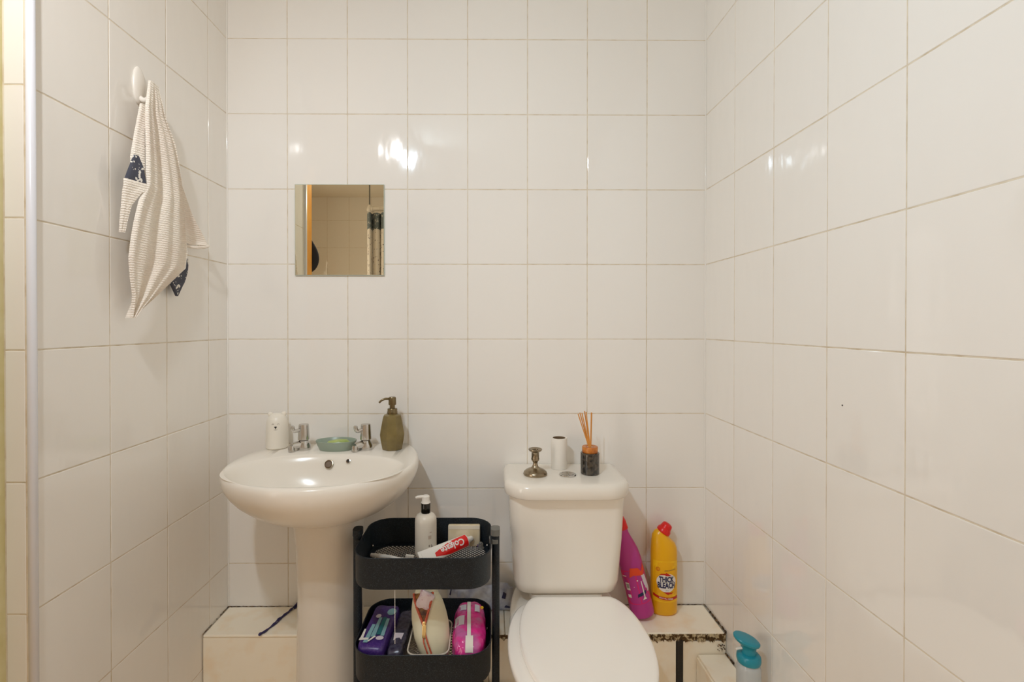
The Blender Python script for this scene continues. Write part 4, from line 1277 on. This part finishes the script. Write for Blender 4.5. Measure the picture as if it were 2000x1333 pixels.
def pouch():
    # almond shaped pouch standing in the bin, leaning back
    t = thing('cosmetic_pouch', 'cream zip pouch with coral zip standing in the middle tray', 'pouch', (-0.163, -0.352, F2 + 0.006), (R(-27), R(3), 0))
    rows = [(0.0, 0.004, 0.030, 0.010), (0.01, -0.006, 0.047, 0.018), (0.03, -0.024, 0.054, 0.024), (0.06, -0.040, 0.056, 0.027), (0.10, -0.052, 0.050, 0.026), (0.13, -0.056, 0.040, 0.024), (0.155, -0.055, 0.028, 0.021), (0.175, -0.050, 0.014, 0.017), (0.187, -0.042, 0.002, 0.008)]
    rings = []
    NS = 22
    def sec(h):
        return interp(rows, h)
    for i in range(NS + 1):
        h = 0.187 * i / NS
        a, b, th = sec(h)
        cx, hw = (a + b) / 2, (b - a) / 2
        rings.append([Vector((cx + hw * math.cos(2 * PI * j / 40), th * math.sin(2 * PI * j / 40) * (abs(math.sin(2 * PI * j / 40)) ** 0.2 if math.sin(2 * PI * j / 40) else 1), h)) for j in range(40)])
    obj('shell', loft(rings), M['pouch'], t, angle=60)
    def surf(x, h, off=0.001):
        a, b, th = sec(h)
        cx, hw = (a + b) / 2, (b - a) / 2
        c = max(-0.98, min(0.98, (x - cx) / hw))
        return Vector((x, -th * math.sqrt(1 - c * c) ** 1.2 - off, h))
    Lb = [(-0.053, 0.165), (-0.048, 0.150), (-0.038, 0.130), (-0.026, 0.110), (-0.016, 0.092)]
    Rb = [(0.000, 0.172), (-0.001, 0.155), (-0.005, 0.135), (-0.009, 0.115), (-0.014, 0.092)]
    n = 16
    lp = [interp([(k / 4, *p) for k, p in enumerate(Lb)], i / n) for i in range(n + 1)]
    rp = [interp([(k / 4, *p) for k, p in enumerate(Rb)], i / n) for i in range(n + 1)]
    b = bmesh.new()
    vs = [[b.verts.new(surf(l[0] + (r[0] - l[0]) * q / 6, l[1] + (r[1] - l[1]) * q / 6, 0.0012)) for q in range(7)] for l, r in zip(lp, rp)]
    for i in range(n):
        for q in range(6):
            b.faces.new((vs[i][q], vs[i][q + 1], vs[i + 1][q + 1], vs[i + 1][q]))
    obj('lining', b, M['pouch_in'], t)
    m_ = cushion(0.0215, 0.009, 0.0215, 4.5, 36, 18, amp=0.0026, seed=14)
    obj('white_tissue', m_, mat('pinkish_tissue', (222, 204, 206), 0.5, vary=(90, (190, 150, 160), 0.55, 0.7)), t, surf(-0.024, 0.130, -0.004), (0, R(14), 0))
    z1 = [surf(x, h, 0.0022) for x, h in lp]
    z2 = [surf(x, h, 0.0022) for x, h in rp]
    z3 = [surf(x, h, 0.0022) for x, h in [(-0.014, 0.092), (-0.010, 0.075), (-0.003, 0.058), (0.005, 0.042), (0.011, 0.030)]]
    for pth in (z1, z2):
        obj('zip_tape', tube(smooth_path(pth, 2), 0.0034, 8), M['zip'], t)
    obj('zip_tape', tube(smooth_path(z3, 4), 0.0022, 8), M['zip'], t)
    obj('zip_tape', tube(smooth_path([p + Vector((-0.0085 * min(1, i / 2), 0.0006, -0.004)) for i, p in enumerate(z3)], 4), 0.0018, 8), M['zip'], t)
    p0 = surf(-0.015, 0.094, 0.004)
    pl = obj('zip_puller', box(-0.0048, 0.0048, -0.0015, 0.0015, -0.030, 0.0, 0.001, 2), M['gold'], t, p0 + Vector((0.001, -0.0025, 0.0)), (R(6), R(-3), 0))
    obj('slider', box(-0.004, 0.004, -0.003, 0.003, -0.004, 0.008, 0.0015, 2), M['gold'], t, p0)
pouch()

def chain():
    x, zp = -0.2365, 0.4075
    t = thing('bead_chain', 'thin silver bead chain hanging under the front of the top tray', 'chain', P(x, zp, RIMS[0] - TDP + 0.004))
    b = bmesh.new()
    n = 0
    z = 0.0
    while z > -0.142:
        bmesh.ops.create_icosphere(b, subdivisions=1, radius=0.0012, matrix=Matrix.Translation((0, 0, z)))
        z -= 0.0031
    tag(obj('beads', b, M['white_pl'], t), kind='stuff')
    obj('link_wire', tube([(0, 0, 0.002), (0, 0, -0.142)], 0.0004, 6), M['chrome'], t)
chain()

# ------------------------------------------------------------------ behind the camera, seen in the mirror
def bag():
    t = thing('hanging_bag', 'dark navy bag hanging behind the wooden door edge, seen in the mirror', 'bag', P(-0.940, 0.958, 1.515))
    rings = []
    for i in range(14):
        u = i / 13
        h = 0.175 * u
        hw = 0.066 * (math.sin(PI * (0.06 + 0.94 * (1 - u) ** 0.75)) ** 0.55) * (1 - 0.80 * u ** 1.6) + 0.003
        rings.append([Vector((hw * math.cos(2 * PI * j / 24), 0.026 * (1 - .6 * u) * math.sin(2 * PI * j / 24), h)) for j in range(24)])
    obj('bag_body', loft(rings), M['fabric_dark'], t)
    obj('strap', tube([(0, 0, 0.17), (0, 0.0, 0.30), (-0.01, 0.028, 0.34)], 0.004, 8), M['fabric_dark'], t)
bag()

def curtain():
    cx0, zc = -0.925, 2.155
    rail = thing('shower_rail', 'white angled shower curtain rail hung from the ceiling, seen in the mirror', 'rail', P(cx0, zc, 2.13))
    obj('rail_tube', tube([(0.0, -(ZF - zc) + 0.002, 0), (0, -0.03, 0), (0.03, 0, 0), (XR - cx0 - 0.002, 0, 0)], 0.019, 12), M['white_pl'], rail)
    obj('hanger', tube([(0.012, 0, 0.02), (0.012, 0, HC - 2.13 - 0.001)], 0.005, 10), M['grey_clip'], rail)
    obj('bracket', lathe([(0.014, -0.018), (0.018, -0.010), (0.018, 0.014), (0.008, 0.03)], 16, 0.012, 0), M['white_pl'], rail)
    t = thing('shower_curtain', 'white shower curtain with dark leafy print gathered on the rail', 'curtain', P(-0.70, zc, 0))
    def cloth(z0, z1, g):
        b = bmesh.new()
        n, mrow = 160, 10
        rows = []
        for i in range(mrow + 1):
            h = z1 + (z0 - z1) * i / mrow
            row = []
            for j in range(n + 1):
                u = j / n
                x = -0.232 + 0.52 * u + 0.012 * math.sin(u * 50)
                y = 0.034 * math.sin(u * 2 * PI * 9) + 0.012 * math.sin(u * 2 * PI * 4.3) + g
                row.append(b.verts.new((x, y, h)))
            rows.append(row)
        for i in range(mrow):
            for j in range(n):
                b.faces.new((rows[i][j], rows[i][j + 1], rows[i + 1][j + 1], rows[i + 1][j]))
        return b
    obj('top_band', cloth(1.97, 2.095, 0.0), M['curtain_band'], t)
    obj('drop', cloth(0.35, 1.97, 0.0), M['curtain_print'], t)
    for k in range(9):
        pts = [(0.0, 0.020 * math.cos(a), 2.13 + 0.020 * math.sin(a)) for a in [2 * PI * q / 16 for q in range(17)]]
        obj('ring', tube(pts, 0.0022, 6, cap=False), M['white_pl'], t, (-0.19 + 0.055 * k, 0, 0))
curtain()

# spotlight heads around the lamps
for i, (p, tg, e, c, sp) in enumerate(HEADS):
    t = thing('ceiling_spotlight', ['white ceiling spotlight aimed at the basin wall, behind the camera',
                                    'white ceiling spotlight aimed at the right wall, furthest behind the camera'][i], 'spotlight', (p[0], p[1], HC), group=None)
    d = (Vector(tg) - Vector(p)).normalized()
    q = (-d).to_track_quat('Z', 'Y').to_euler()
    sh = obj('shade', lathe([(0.040, 0.004), (0.040, -0.002), (0.042, -0.002), (0.040, 0.05), (0.020, 0.075), (0.001, 0.078)], 28, cap0=False), M['white_pl'], t, (0, 0, p[2] - HC), q)
    obj('arm', tube([Vector((0, 0, p[2] - HC)) - d * 0.07, (0, 0, -0.012)], 0.006, 10), M['white_pl'], t)
    obj('rose', lathe([(0.001, -0.016), (0.035, -0.016), (0.04, 0.0)], 28), M['white_pl'], t)
